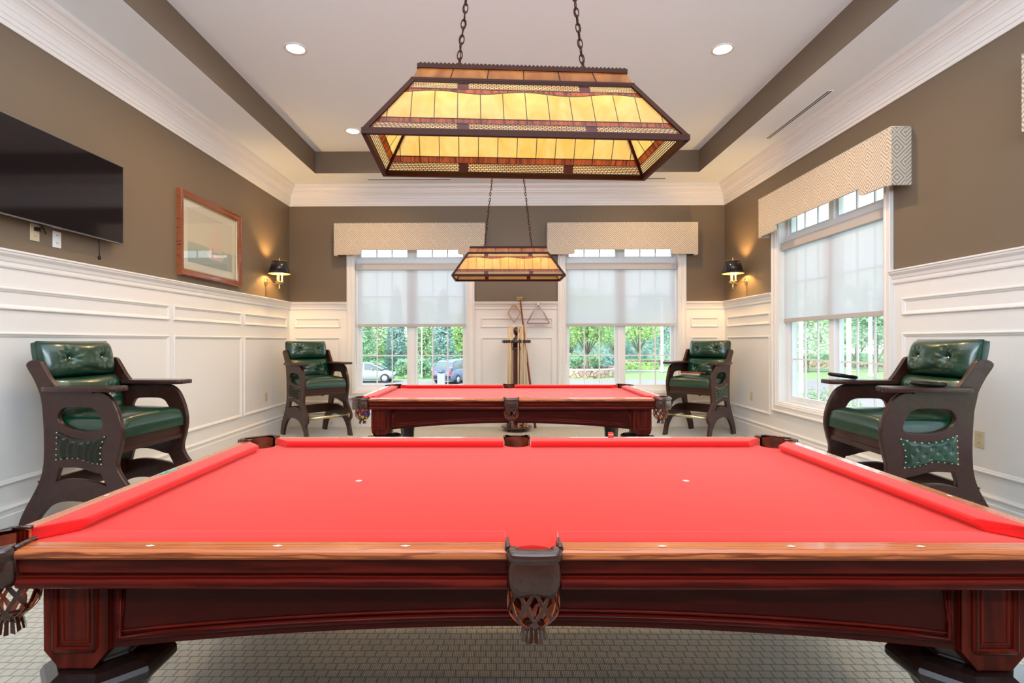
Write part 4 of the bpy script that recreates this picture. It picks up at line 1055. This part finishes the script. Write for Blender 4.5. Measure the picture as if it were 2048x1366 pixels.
# bridge stick leaning on the wall
p0, p1 = Vector((.50, 7.95, .012)), Vector((.285, YB-.060, 1.94)); d = (p1-p0)
T_ = thing('bridge_stick', 'long red-brown bridge stick leaning on the wall right of the cue rack', 'bridge stick', tuple(p0))
mb = MB(); mb.tube([(0, 0, 0), tuple(d)], [.020, .011], 10); obj('shaft', mb, 'cue_red', T_)
mb = MB(); e = d
mb.tube([e+Vector((-.055, 0, .012)), e+Vector((-.035, 0, .045)), e+Vector((-.012, 0, .022)), e+Vector((0, 0, .05)), e+Vector((.014, 0, .022)), e+Vector((.040, 0, .045)), e+Vector((.060, 0, .012)), e+Vector((0, 0, -.004)), e+Vector((-.055, 0, .012))], .008, 6)
obj('bridge_head', mb, 'brass', T_)
def hang_frame(name, label, pts, depth, th, m, loc):
    T_ = thing(name, label, 'ball rack', loc, 0, 'ball racks hung between the windows')
    n = len(pts); mb = MB(); c = Vector((sum(p[0] for p in pts)/n, sum(p[1] for p in pts)/n))
    inn = []
    for i in range(n):
        a, b, d_ = Vector(pts[i-1]), Vector(pts[i]), Vector(pts[(i+1) % n]); t1 = (b-a).normalized(); t2 = (d_-b).normalized(); nr = Vector((-(t1+t2).y, (t1+t2).x)).normalized()
        if nr.dot(c-b) < 0: nr = -nr
        inn.append(b+nr*th)
    L = [[(p[0], 0, p[1]) for p in pts], [(p[0], -depth, p[1]) for p in pts], [(p[0], -depth, p[1]) for p in inn], [(p[0], 0, p[1]) for p in inn]]
    L.append(L[0]); mb.loops(L, smooth=False); obj('frame', mb, m, T_)
    top = max(pts, key=lambda p: p[1]); mb = MB(); mb.tube([(top[0], .0, top[1]-.012), (top[0], -depth-.008, top[1]-.010)], .006, 8); obj('peg', mb, 'brass', T_)
def rounded(poly, r, k=5):
    out = []; n = len(poly)
    for i in range(n):
        a, b, c = Vector(poly[i-1]), Vector(poly[i]), Vector(poly[(i+1) % n]); p = b+(a-b).normalized()*r; q = b+(c-b).normalized()*r
        for j in range(k+1): t = j/k; x = p*(1-t)**2+b*2*t*(1-t)+q*t*t; out.append((x.x, x.y))
    return out
wy = YB-.054
hang_frame('diamond_rack', 'light oak diamond ball rack hanging left of the bridge stick', rounded([(-.103, -.155), (0, 0), (.103, -.155), (0, -.310)], .022), .055, .011, 'dia', (.190, wy, 1.893))
hang_frame('triangle_rack', 'red mahogany triangle ball rack hanging right of the bridge stick', rounded([(-.185, -.315), (0, .01), (.185, -.315)], .035), .055, .012, 'tri', (.556, wy, 1.889))

# ------------------------------------------------------------------ wall things
# television
TY_, TZ0, TZ1 = (3.08, 4.45), 2.125, 2.775
t = thing('television', 'flat black television mounted high on the left wall', 'television', (XL+.07, 3.765, 2.45))
mb = MB(); mb.box((0, 0, 0), (.035, 1.37, .650)); obj('casing', mb, 'black', t, bevel=.004)
mb = MB(); mb.box((.0185, 0, .004), (.003, 1.362, .640)); obj('screen', mb, 'tvscreen', t)
mb = MB(); mb.box((.018, 0, -.322), (.010, 1.37, .010)); mb.box((.018, .6835, 0), (.006, .004, .650)); mb.box((.018, 0, .3235), (.006, 1.37, .004)); obj('bezel', mb, 'tvframe', t)
mb = MB(); mb.box((-.0435, 0, 0), (.051, .5, .4)); obj('wall_mount', mb, 'black', t)
mb = MB(); mb.tube([(-.03, .475, -.31), (-.025, .477, -.36), (-.022, .475, -.455)], .0035, 6); mb.lathe([(.001, -.485), (.011, -.48), (.012, -.462), (.004, -.45)], (-.022, .475, 0), 10); obj('hanging_cord', mb, 'black', t)
def outlet(name, w, u, z, label, m='plate', cord=False, nrm=0, kids='socket'):
    o = Vector(P(w, u, z, nrm)); t = thing(name, label, 'wall outlet', tuple(o), 0, 'wall outlets')
    mb = MB(); mb.box2(P(w, u-.037, z-.060, nrm), P(w, u+.037, z+.060, nrm+.006)); obj('plate', mb.xf(Matrix.Translation(-o)), m, t, bevel=.003)
    for dz in (-.028, .028):
        mb = MB(); mb.box2(P(w, u-.016, z+dz-.018, nrm+.006), P(w, u+.016, z+dz+.018, nrm+.008))
        for du in (-.006, .006): mb.box2(P(w, u+du-.0012, z+dz-.004, nrm+.0075), P(w, u+du+.0012, z+dz+.008, nrm+.0085), 1)
        obj('socket', mb.xf(Matrix.Translation(-o)), [m, 'slot'], t)
    if cord:
        mb = MB(); mb.box2(P(w, u-.012, z+.01, nrm+.008), P(w, u+.02, z+.035, nrm+.03)); mb.tube([P(w, u, z+.02, nrm+.03), P(w, u+.02, z+.035, nrm+.05), P(w, u+.06, z+.0, nrm+.03), P(w, u+.02, z+.06, nrm+.035)], .004, 6)
        obj('plug', mb.xf(Matrix.Translation(-o)), 'black', t)
outlet('wall_outlet', 'left', 3.70, 2.075, 'ivory wall outlet with a black plug under the television', cord=True)
outlet('wall_outlet', 'left', 3.885, 2.060, 'blank-looking white wall plate under the television, right of the plugged outlet', m='plate_w')
outlet('wall_outlet', 'left', 7.35, .54, 'ivory outlet on the left wainscot near the far left chair')
outlet('wall_outlet', 'right', 7.30, .55, 'ivory outlet on the right wainscot near the far right chair')
outlet('wall_outlet', 'right', 3.83, .60, 'ivory outlet on the right wainscot behind the near right chair')
# framed picture
PY0, PY1, PZ0, PZ1 = 5.33, 6.58, 1.985, 2.862
o = Vector((XL, (PY0+PY1)/2, (PZ0+PZ1)/2)); t = thing('framed_picture', 'framed faded sailing print in a reddish wood frame on the left wall', 'picture', tuple(o))
hy, hz = (PY1-PY0)/2, (PZ1-PZ0)/2
prof = [(0, 0), (0, .045), (.008, .052), (.018, .052), (.024, .044), (.050, .040), (.056, .034), (.064, .034), (.068, .026), (.070, .010), (.07, 0)]
mb = MB(); mb.loops([[(n, -hy+s, -hz+s), (n, hy-s, -hz+s), (n, hy-s, hz-s), (n, -hy+s, hz-s)] for s, n in prof]); obj('frame', mb, 'picwood', t)
mb = MB(); mb.loops([[(n, -hy+s, -hz+s), (n, hy-s, -hz+s), (n, hy-s, hz-s), (n, -hy+s, hz-s)] for s, n in ((.069, .010), (.069, .024), (.076, .024), (.080, .014))]); obj('liner', mb, 'gold', t)
mb = MB(); mb.box((.008, 0, 0), (.006, 2*hy-.10, 2*hz-.10)); obj('mat_board', mb, 'matboard', t)
mb = MB(); a, b = hy-.17, hz-.16
mb.face([(.0125, -a, -b), (.0125, a, -b), (.0125, a, b), (.0125, -a, b)], 0, uv=[(0, 0), (1, 0), (1, 1), (0, 1)])
for q in ([(.02, -.10), (.10, .26), (.22, -.10)], [(-.06, -.12), (.0, .12), (.01, -.12)], [(-.10, -.13), (.27, -.13), (.22, -.19), (-.05, -.19)]):
    mb.face([(.0135, y, z) for y, z in q], 1, uv=[(0, 0)]*len(q))
obj('print', mb, ['sea', 'sail'], t, merge=False)
mb = MB(); mb.box((.021, 0, 0), (.002, 2*hy-.13, 2*hz-.13)); obj('picture_glass', mb, 'picglass', t)
# sconces
def sconce(w, u, z, label):
    o = Vector(P(w, u, z, 0)); s = 1 if w == 'left' else -1
    t = thing('wall_sconce', label, 'wall lamp', tuple(o), 0 if s > 0 else PI, 'brass wall sconces')
    mb = MB(); mb.lathe([(.001, .030), (.012, .028), (.022, .018), (.040, .014), (.046, .006), (.046, 0)], axis='X', n=24); mb.xf(Matrix.Scale(1.25, 4, (0, 0, 1))); obj('backplate', mb, 'brass', t)
    mb = MB(); mb.tube([(.02, 0, 0), (.06, 0, -.004), (.10, 0, -.022), (.14, 0, -.028), (.165, 0, -.020), (.19, 0, -.018)], .006, 8); obj('arm', mb, 'brass', t)
    c = (.19, 0, 0)
    mb = MB(); mb.lathe([(.001, -.100), (.010, -.096), (.016, -.084), (.009, -.072), (.016, -.058), (.010, -.044), (.014, -.030), (.030, -.018), (.052, -.010), (.058, -.002), (.050, .002), (.010, .004), (.006, .02), (.004, .29), (.007, .30), (.009, .315), (.004, .33), (.001, .345)], c, 20); obj('stem', mb, 'brass', t)
    for k in range(3):
        a = 2*PI*k/3+.5; cx, cy = .19+.036*math.cos(a), .036*math.sin(a)
        mb = MB(); mb.lathe([(.016, .0), (.018, .014), (.011, .018), (.0105, .020), (.0105, .095), (.001, .096)], (cx, cy, 0), 12); cd = obj('candle_sleeve', mb, 'candle', t)
        mb = MB(); mb.sphere((cx, cy, .122), .013, 8, sz=1.7); obj('bulb', mb, 'bulb', cd)
    mb = MB(); rb, rt, zb, zt = .143, .095, .112, .285
    mb.lathe([(rb, zb), (rt, zt), (rt-.002, zt), (rb-.002, zb), (rb, zb)], c, 40)
    mb.f = mb.f[:-2]; mb.m = mb.m[:-2]; mb.sm = mb.sm[:-2]
    sh = obj('lamp_shade', mb, ['shade_black', 'shade_in'], t)
    for p in sh.data.polygons:
        cc = p.center; rr = Vector((cc.x-.19, cc.y)); 
        if p.normal.xy.dot(rr) < 0: p.material_index = 1
    mb = MB(); mb.torus((.19, 0, zb), rb, .003, n=40, k=6); mb.torus((.19, 0, zt), rt, .003, n=40, k=6)
    for k in range(3): a = 2*PI*k/3; mb.tube([(.19, 0, zt-.005), (.19+rt*math.cos(a), rt*math.sin(a), zt-.005)], .0015, 5)
    obj('shade_trim', mb, 'gold', sh, merge=False)
    d = bpy.data.lights.new('sconce_light', 'POINT'); d.energy = 26; d.color = (1, .58, .20); d.shadow_soft_size = .03
    l = bpy.data.objects.new('sconce_light', d); COL.objects.link(l); l.parent = t; l.location = (.19, 0, .195)
sconce('left', 7.35, 2.137, 'brass wall sconce with black shade left of the corner on the left wall')
sconce('right', 7.45, 2.137, 'brass wall sconce with black shade on the right wall beside the valance')

# ceiling things
DLP = [(-1.895, 4.89, 'recessed ceiling light on the left of the near lamp'), (2.05, 4.94, 'recessed ceiling light on the right of the near lamp'), (-1.905, 6.81, 'small-looking recessed ceiling light at the back left of the tray'), (2.05, 6.85, 'recessed ceiling light at the back right hidden behind the near lamp')]
for x, y, lb in DLP:
    t = thing('ceiling_light', lb, 'ceiling light', (x, y, TRAY), 0, 'recessed ceiling lights')
    mb = MB(); mb.lathe([(.105, 0), (.103, -.006), (.085, -.008), (.078, -.002), (.078, 0)], n=32); mb.f = mb.f[:-2]; mb.m = mb.m[:-2]; mb.sm = mb.sm[:-2]; obj('trim_ring', mb, 'plate_w', t)
    mb = MB(); mb.lathe([(.078, -.0015), (.078, -.003), (.001, -.003)], n=28); obj('lens', mb, 'dl', t)
    d = bpy.data.lights.new('downlight', 'SPOT'); d.energy = 92; d.color = (1, .62, .28); d.spot_size = math.radians(152); d.spot_blend = .8; d.shadow_soft_size = .07
    l = bpy.data.objects.new('downlight', d); COL.objects.link(l); l.parent = t; l.location = (0, 0, -.02)
def vent(label, x0, x1, y0, y1):
    t = thing('slot_vent', label, 'air vent', ((x0+x1)/2, (y0+y1)/2, SOF), 0, 'ceiling slot vents'); hx, hy = (x1-x0)/2, (y1-y0)/2
    mb = MB(); mb.box((0, 0, -.002), (2*hx, 2*hy, .004)); obj('frame', mb, 'ceil', t)
    for s in (-1, 1):
        mb = MB()
        if hx > hy: mb.box((0, s*.013, -.0045), (2*hx-.02, .012, .002))
        else: mb.box((s*.013, 0, -.0045), (.012, 2*hy-.02, .002))
        obj('slot', mb, 'slot', t)
vent('long slot vent in the right soffit above the valance', 3.115, 3.175, 5.10, 6.31)
vent('slot vent in the back soffit left of the lamp', -1.98, -.74, 7.80, 7.86)
vent('slot vent in the back soffit right of the lamp', 1.80, 2.42, 7.80, 7.86)

# ------------------------------------------------------------------ outdoors
GZ = -1.65
def gz(x, y):
    d = math.hypot(max(x-XR-.3, 0), max(y-YB-.3, 0)); s = min(1, d/20); s = s*s*(3-2*s); return -.45+(GZ+.45)*s
def ground(name, x0, x1, y0, y1, nx, ny, lift, m, label, cat):
    mb = MB(); rows = [[(x0+(x1-x0)*i/nx, y0+(y1-y0)*j/ny, gz(x0+(x1-x0)*i/nx, y0+(y1-y0)*j/ny)+lift) for i in range(nx+1)] for j in range(ny+1)]
    mb.grid(rows, 0, True); o = obj(name, mb, m); o['kind'] = 'structure'; return o
ground('lawn', -60, 110, YB+.3, 120, 85, 56, 0, 'grass', '', ''); ground('lawn', XR+.3, 110, -30, YB+.3, 50, 20, 0, 'grass', '', '')
ground('pavement', -60, 110, 20, 40.3, 85, 12, .03, 'asphalt', '', '')
ground('path', 8, 60, 51.5, 54.0, 20, 2, .03, 'path', '', '')
random.seed(7)
def leaves(mb, c, rad, n, size, mi=0, shell=.55):
    for _ in range(n):
        v = Vector((random.gauss(0, 1), random.gauss(0, 1), random.gauss(0, 1))).normalized(); r = shell+(1-shell)*random.random()
        p = Vector((c[0]+v.x*rad[0]*r, c[1]+v.y*rad[1]*r, c[2]+v.z*rad[2]*r))
        a = Vector((random.uniform(-1, 1), random.uniform(-1, 1), random.uniform(-.6, .6))).normalized(); b = a.cross(Vector((random.uniform(-1, 1), random.uniform(-1, 1), random.uniform(-1, 1)))).normalized()
        s = size*random.uniform(.6, 1.3); mb.face([p-a*s, p-b*s*.5, p+a*s, p+b*s*.5], mi)
def tree(name, label, cat, X, Y, H_, R_, trunk, m, n=2600, size=.13, blobs=9, group=None, conifer=False):
    z = gz(X, Y); t = thing(name, label, cat, (X, Y, z-.02), 0, group)
    mb = MB()
    if conifer:
        for k in range(blobs):
            f = (k+.5)/blobs; leaves(mb, (0, 0, trunk+(H_-trunk)*f), (R_*(1.05-.8*f)*1.1, R_*(1.05-.8*f)*1.1, (H_-trunk)/blobs*.9), int(n/blobs*(1.5-f)), size, shell=.5)
    else:
        for k in range(blobs):
            a = 2*PI*k/blobs*1.7; rr = R_*.55*(.3+.7*random.random()); zc = trunk+(H_-trunk)*(.25+.6*random.random())
            leaves(mb, (rr*math.cos(a), rr*math.sin(a), zc), (R_*.5, R_*.5, (H_-trunk)*.28), n//blobs, size)
    obj('foliage', mb, m, t, merge=False)
    mb = MB(); mb.tube([(0, 0, 0), (.04, .02, trunk*.6), (0, 0, trunk+.2), (.05, 0, H_*.75)], [.16 if trunk > .8 else .05, .12 if trunk > .8 else .04, .09 if trunk > .8 else .03, .03], 8)
    if trunk > .8:
        for k in range(6):
            a = k*1.05; mb.tube([(0, 0, trunk*.8), (R_*.3*math.cos(a), R_*.3*math.sin(a), trunk+(H_-trunk)*.3), (R_*.6*math.cos(a), R_*.6*math.sin(a), trunk+(H_-trunk)*.6)], [.07, .045, .02], 6)
    obj('trunk', mb, 'bark', t, merge=False)
def pxX(px, Y): return (px-1003)*Y/1064
G1 = 'trees beyond the car park'
for px, Y, H_, R_, m, nm in ((726, 45, 6.0, 1.5, 'leaf_mid', 'green shrub-like tree at the left edge of the left back window'), (792, 47.5, 7.6, 1.25, 'leaf_blue', 'blue-green conifer left of the centre mullion of the left back window'),
                             (886, 47.5, 7.4, 1.35, 'leaf_blue', 'blue-green conifer above the dark car in the left back window')):
    tree('conifer' if 'conifer' in nm else 'tree', nm, 'tree', pxX(px, Y), Y, H_, R_, .3, m, 4200, .13, 9, G1, True)
tree('tree', 'pale green tree between the two conifers in the left back window', 'tree', pxX(846, 53), 53, 7.0, 2.4, 1.0, 'leaf_pale', 4200, .17, 10, G1)
tree('tree', 'pale green tree behind the white car in the left back window', 'tree', pxX(752, 55), 55, 7.2, 2.8, 1.0, 'leaf_pale', 4000, .17, 10, G1)
tree('tree', 'bright green tree at the right edge of the left back window', 'tree', pxX(927, 52), 52, 7.2, 2.0, .9, 'leaf_bright', 3800, .15, 10, G1)
for px, Y, H_, R_, nm in ((744, 42.6, 1.3, .9, 'low bush behind the white car roof'), (806, 42.6, 1.5, .8, 'low bush between the white car and the window mullion'), (846, 42.8, 1.6, .72, 'low bush left of the dark car'), (924, 43, 1.8, .9, 'low bush behind the dark car')):
    tree('bush', nm, 'bush', pxX(px, Y), Y, H_, R_, .05, 'leaf_mid', 1500, .10, 7, 'bushes behind the parked cars')
# right window
tree('tree', 'bright green forked tree in the stone planter in the right back window', 'tree', pxX(1174, 47), 47, 7.6, 4.2, 2.2, 'leaf_bright', 6500, .15, 18, G1)
tree('tree', 'yellow-green round tree behind the clipped hedge in the right back window', 'tree', pxX(1276, 60), 60, 6.3, 3.4, 2.1, 'leaf_bright', 4500, .16, 12, G1)
tree('tree', 'blue-green tree beside the white post in the right back window', 'tree', pxX(1315, 70), 70, 9.0, 4.0, .8, 'leaf_blue', 4500, .2, 12, G1)
tree('tree', 'mid green tree behind the planter in the right back window', 'tree', pxX(1225, 84), 84, 9.5, 4.6, 1.4, 'leaf_mid', 4500, .2, 12, G1)
tree('tree', 'mid green tree far behind the left of the right back window', 'tree', pxX(1140, 68), 68, 8.6, 4.2, 1.4, 'leaf_mid', 4200, .2, 12, G1)
tree('tree', 'pale tree at the right edge of the right back window', 'tree', pxX(1352, 82), 82, 9.4, 3.6, 1.2, 'leaf_pale', 4200, .2, 12, G1)
tree('bush', 'large leafy shrub at the left inside the stone planter', 'bush', pxX(1148, 45), 45, 2.0, 1.3, .05, 'leaf_mid', 2200, .10, 8, 'shrubs in the stone planter')
tree('bush', 'leafy shrub right of the planter tree trunk', 'bush', pxX(1190, 46), 46, 1.8, .9, .05, 'leaf_mid', 1600, .10, 7, 'shrubs in the stone planter')
tree('bush', 'dark rounded shrub right of the planter in the right back window', 'bush', pxX(1215, 56), 56, 1.6, 1.2, .05, 'leaf_blue', 1500, .11, 7, 'shrubs in the stone planter')
# stone planter
t = thing('stone_planter', 'curved fieldstone planter wall on the lawn in the right back window', 'planter', (pxX(1160, 46.5), 46.5, gz(7, 46.5)))
mb = MB(); rows = [[], [], [], []]
for k in range(41):
    a = 2*PI*k/40
    for r_, (rr, z) in enumerate(((4.2, -.1), (4.2, .60), (3.8, .60), (3.8, -.1))): rows[r_].append((rr*math.cos(a)*.8, rr*math.sin(a), z))
mb.grid(rows, 0, False); obj('stone_wall', mb, 'stone', t)
mb = MB(); mb.torus((0, 0, .64), 4.0, .12, n=48, k=8, sx=.8); mb.xf(Matrix.Identity(4)); obj('coping', mb, 'path', t)
mb = MB(); mb.lathe([(3.8, .45), (.01, .5)], n=30); mb.xf(Matrix.Scale(.8, 4, (1, 0, 0))); obj('soil', mb, 'bark', t)
def hedge(label, x0, x1, y, h, d, n, m='leaf_bright'):
    mb = MB(); z = gz((x0+x1)/2, y)
    mb.box(((x1-x0)/2-(x1-x0)/2, 0, h/2-.08), ((x1-x0)-.2, d-.15, h-.10), 0)
    for _ in range(n):
        p = Vector((random.uniform(x0, x1)-(x0+x1)/2, random.choice((-1, 1))*d/2*random.uniform(.85, 1.05), random.uniform(0, h)))
        if random.random() < .45: p.y = random.uniform(-d/2, d/2); p.z = h
        a = Vector((random.uniform(-1, 1), random.uniform(-1, 1), random.uniform(-1, 1))).normalized(); b = a.cross(Vector((random.random(), random.random(), random.random()-.5))).normalized(); s = .09
        mb.face([p-a*s, p-b*s*.6, p+a*s, p+b*s*.6])
    o = obj('hedge', mb, m, loc=((x0+x1)/2, y, z), merge=False); tag(o, label, 'hedge')
hedge('clipped box hedge on the lawn seen through the right back window', pxX(1246, 56), pxX(1314, 56), 56, .68, .9, 2600)
mb = MB(); mb.box((0, 0, .3), (16, .4, .7)); o = obj('garden_wall', mb, 'stone', loc=(pxX(1300, 66), 66, gz(20, 66))); tag(o, 'low fieldstone garden wall far behind the hedge', 'garden wall')
hedge('long blue-green hedge row behind the low garden wall', 0, 42, 92, 3.6, 1.5, 9000, 'leaf_blue'); hedge('long green hedge row behind the parked cars', -24, 0, 58, 3.0, 1.5, 7000, 'leaf_mid')
def post(label, X, Y, r, h):
    t = thing('lamp_post', label, 'post', (X, Y, gz(X, Y)), 0, 'white posts outside'); mb = MB(); mb.lathe([(r*1.5, 0), (r*1.5, .3), (r, .36), (r, h)], n=14); obj('shaft', mb, 'postwhite', t)
    mb = MB(); mb.lathe([(r, h), (r*2.2, h+.05), (r*2.2, h+.3), (r*.3, h+.5)], n=12); obj('lantern', mb, 'plate_w', t)
post('thick white post on the lawn at the right of the right back window', pxX(1323, 50), 50, .14, 6.8)
post('slim white post at the left edge of the left back window mullion', pxX(843, 42), 42, .05, 5.0)
post('white post far out in the near half of the right wall window', pxX(1737, 43), 43, .14, 6.5)
post('white post at the far edge of the right wall window', pxX(1599, 23), 23, .09, 4.2)
post('white post just past the mullion of the right wall window', pxX(1694, 23), 23, .09, 4.2)
# right wall window view
for px, Y, H_, R_, m, lb in ((1612, 50, 7.6, 4.0, 'leaf_pale', 'pale tree at the far edge of the right wall window'), (1632, 86, 7.4, 4.6, 'leaf_mid', 'dark rounded tree in the far sash of the right wall window'),
                             (1662, 70, 6.0, 4.2, 'leaf_mid', 'second rounded tree near the mullion of the right wall window'), (1708, 58, 8.4, 4.4, 'leaf_pale', 'pale leafy tree in the near sash of the right wall window'),
                             (1750, 50, 8.0, 3.4, 'leaf_mid', 'green tree at the near edge of the right wall window')):
    tree('tree', lb, 'tree', pxX(px, Y), Y, H_, R_, 1.0, m, 4200, .2, 12, 'trees seen through the right wall window')
hedge('long low hedge behind the lawn seen through the right wall window', 28, 62, 66, 1.4, 1.4, 8000, 'leaf_mid')
mb = MB(); mb.box((0, 0, .3), (26, .4, .7)); o = obj('garden_wall', mb, 'stone', loc=(41, 60, gz(41, 60))); tag(o, 'low fieldstone wall on the lawn seen through the right wall window', 'garden wall')
for px, Y, H_, R_, lb in ((1612, 9.6, 1.05, .34, 'airy small bush below the far sash of the right wall window'), (1634, 8.9, 1.02, .36, 'bright bush outside the far sash of the right wall window'), (1664, 7.9, .98, .38, 'bright bush outside the mullion of the right wall window'),
                          (1702, 7.1, .92, .38, 'bright bush seen over the arm of the near right chair'), (1742, 6.2, .86, .36, 'bright bush seen through the arm opening of the near right chair')):
    tree('bush', lb, 'bush', pxX(px, Y), Y, H_, R_, .05, 'leaf_bright', 1500 if px > 1620 else 260, .028, 8, 'bushes below the right wall window')
# cars
def car(name, label, loc, rz, paint, hatch):
    t = thing(name, label, 'car', loc, rz, 'parked cars')
    if hatch: ST = [(-2.05, .45, .70, .62), (-2.02, .32, .95, .80), (-1.75, .24, 1.02, .86), (-1.0, .22, 1.04, .89), (0, .20, 1.02, .90), (.9, .22, .99, .89), (1.2, .22, .96, .87), (1.75, .26, .86, .82), (2.02, .36, .72, .68), (2.08, .46, .62, .55)]; GR = [(-1.96, .98, 1.08), (-1.72, .98, 1.50), (-1.3, .98, 1.63), (-.3, .98, 1.68), (.35, .98, 1.60), (1.15, .95, 1.02)]
    else: ST = [(-2.18, .45, .72, .60), (-2.12, .32, .92, .76), (-1.7, .24, .98, .84), (-1.0, .20, .96, .86), (0, .20, .94, .87), (.8, .20, .93, .86), (1.2, .22, .90, .84), (1.75, .24, .78, .78), (2.08, .34, .64, .64), (2.16, .44, .56, .5)]; GR = [(-1.95, .92, .99), (-1.3, .92, 1.30), (-.6, .92, 1.43), (0, .92, 1.45), (.5, .92, 1.38), (1.35, .90, .98)]
    mb = MB(); rows = []
    for x, zb, zt, hw in ST:
        m_ = (zb+zt)/2; rows.append([(x, y*hw, z) for y, z in ((-.90, zb), (-1, zb+.10), (-1.0, m_), (-.97, zt-.08), (-.86, zt), (0, zt+.02), (.86, zt), (.97, zt-.08), (1.0, m_), (1, zb+.10), (.90, zb), (0, zb-.02))])
    mb.grid(rows, 0, True, close_u=True); mb.face(rows[0]); mb.face(rows[-1][::-1]); obj('body', mb, paint, t)
    mb = MB(); rows = []
    for x, zb, zt in GR:
        f = min(1, (zt-zb)/.5); hb = .80; ht = .80-.16*f; rows.append([(x, -hb, zb-.03), (x, -ht-.02, zt-.06*f-.0), (x, -ht*.8, zt), (x, ht*.8, zt), (x, ht+.02, zt-.06*f), (x, hb, zb-.03)])
    mb.grid(rows, 0, True); mb.face(rows[0]); mb.face(rows[-1][::-1]); obj('cabin_glass', mb, 'carglass', t)
    # roof skin and pillars over the glass
    mb = MB(); rr = [[(p[0], p[1]*1.01, p[2]+.012) for p in r[1:5]] for r in rows[1:-1]]; mb.grid(rr, 0, True)
    for k in range(len(rows)):
        if k in ((1, 3) if not hatch else (1, 3, 4)):
            for s in (0, 5):
                q = rows[k]; a = Vector(q[s]); b = Vector(q[1 if s == 0 else 4]); off = Vector((0, .012 if s else -.012, 0)); wv = Vector((.05, 0, 0)); mb.face([a-wv+off, a+wv+off, b+wv+off, b-wv+off])
    for s in (1, 4): mb.tube([Vector(rows[-2][s]), Vector(rows[-1][s])], .04, 6); mb.tube([Vector(rows[1][s]), Vector(rows[0][s])], .06, 6)
    if hatch:
        mb.box((-2.0, 0, 1.0), (.06, 1.5, .16))
    obj('roof', mb, paint, t, merge=False)
    for x in ((-1.15, 1.52) if not hatch else (-1.28, 1.28)):
        for s in (-1, 1):
            mb = MB(); mb.lathe([(.20, -.10), (.30, -.11), (.32, -.08), (.32, .08), (.30, .11), (.20, .10)], (x, s*.80, .32), 24, axis='Y'); wh = obj('wheel', mb, 'tire', t)
            mb = MB(); mb.lathe([(.02, .115*s), (.19, .108*s), (.205, .09*s)], (x, s*.80, .32), 20, axis='Y'); obj('hubcap', mb, 'rim', wh)
    for s in (-1, 1):
        mb = MB(); mb.box((-2.0 if hatch else -2.06, s*.70, .80), (.14, .18, .26 if hatch else .14)); obj('tail_light', mb, 'taillight', t, bevel=.03)
        mb = MB(); mb.box((1.96, s*.56, .66), (.18, .24, .12)); obj('headlight', mb, 'plate_w', t, bevel=.03)
        mb = MB(); mb.box((.62, s*.92, 1.0), (.10, .12, .10)); obj('door_mirror', mb, paint, t, bevel=.03)
    mb = MB(); mb.box((-2.07 if hatch else -2.14, 0, .50), (.10, 1.45, .20)); obj('rear_bumper', mb, 'tire' if hatch else paint, t, bevel=.04)
    return t
Yc = 38.6; car('sedan', 'silver-white sedan side-on at the lower left of the left back window', (pxX(791, Yc)-2.15, Yc, gz(0, Yc)+.03), 0, 'carwhite', False)
dirx, diry = math.sin(math.radians(26)), math.cos(math.radians(26)); c0 = Vector((pxX(882, 36.4), 36.4))
car('hatchback', 'slate blue hatchback seen from behind in the left back window', (c0.x+dirx*2.05, c0.y+diry*2.05, gz(0, 38)+.03), math.radians(90-26), 'carblue', True)
t = thing('litter_bin', 'pale litter bin with a dark domed lid in front of the blue hatchback', 'bin', (pxX(882, 33), 33, gz(0, 33)+.03))
mb = MB(); mb.box((0, 0, .50), (.46, .40, 1.0)); obj('body', mb, 'bin', t, bevel=.02)
mb = MB(); mb.lathe([(.26, 1.0), (.25, 1.08), (.19, 1.18), (.10, 1.24), (.01, 1.25)], n=20); obj('dome_lid', mb, 'binlid', t)
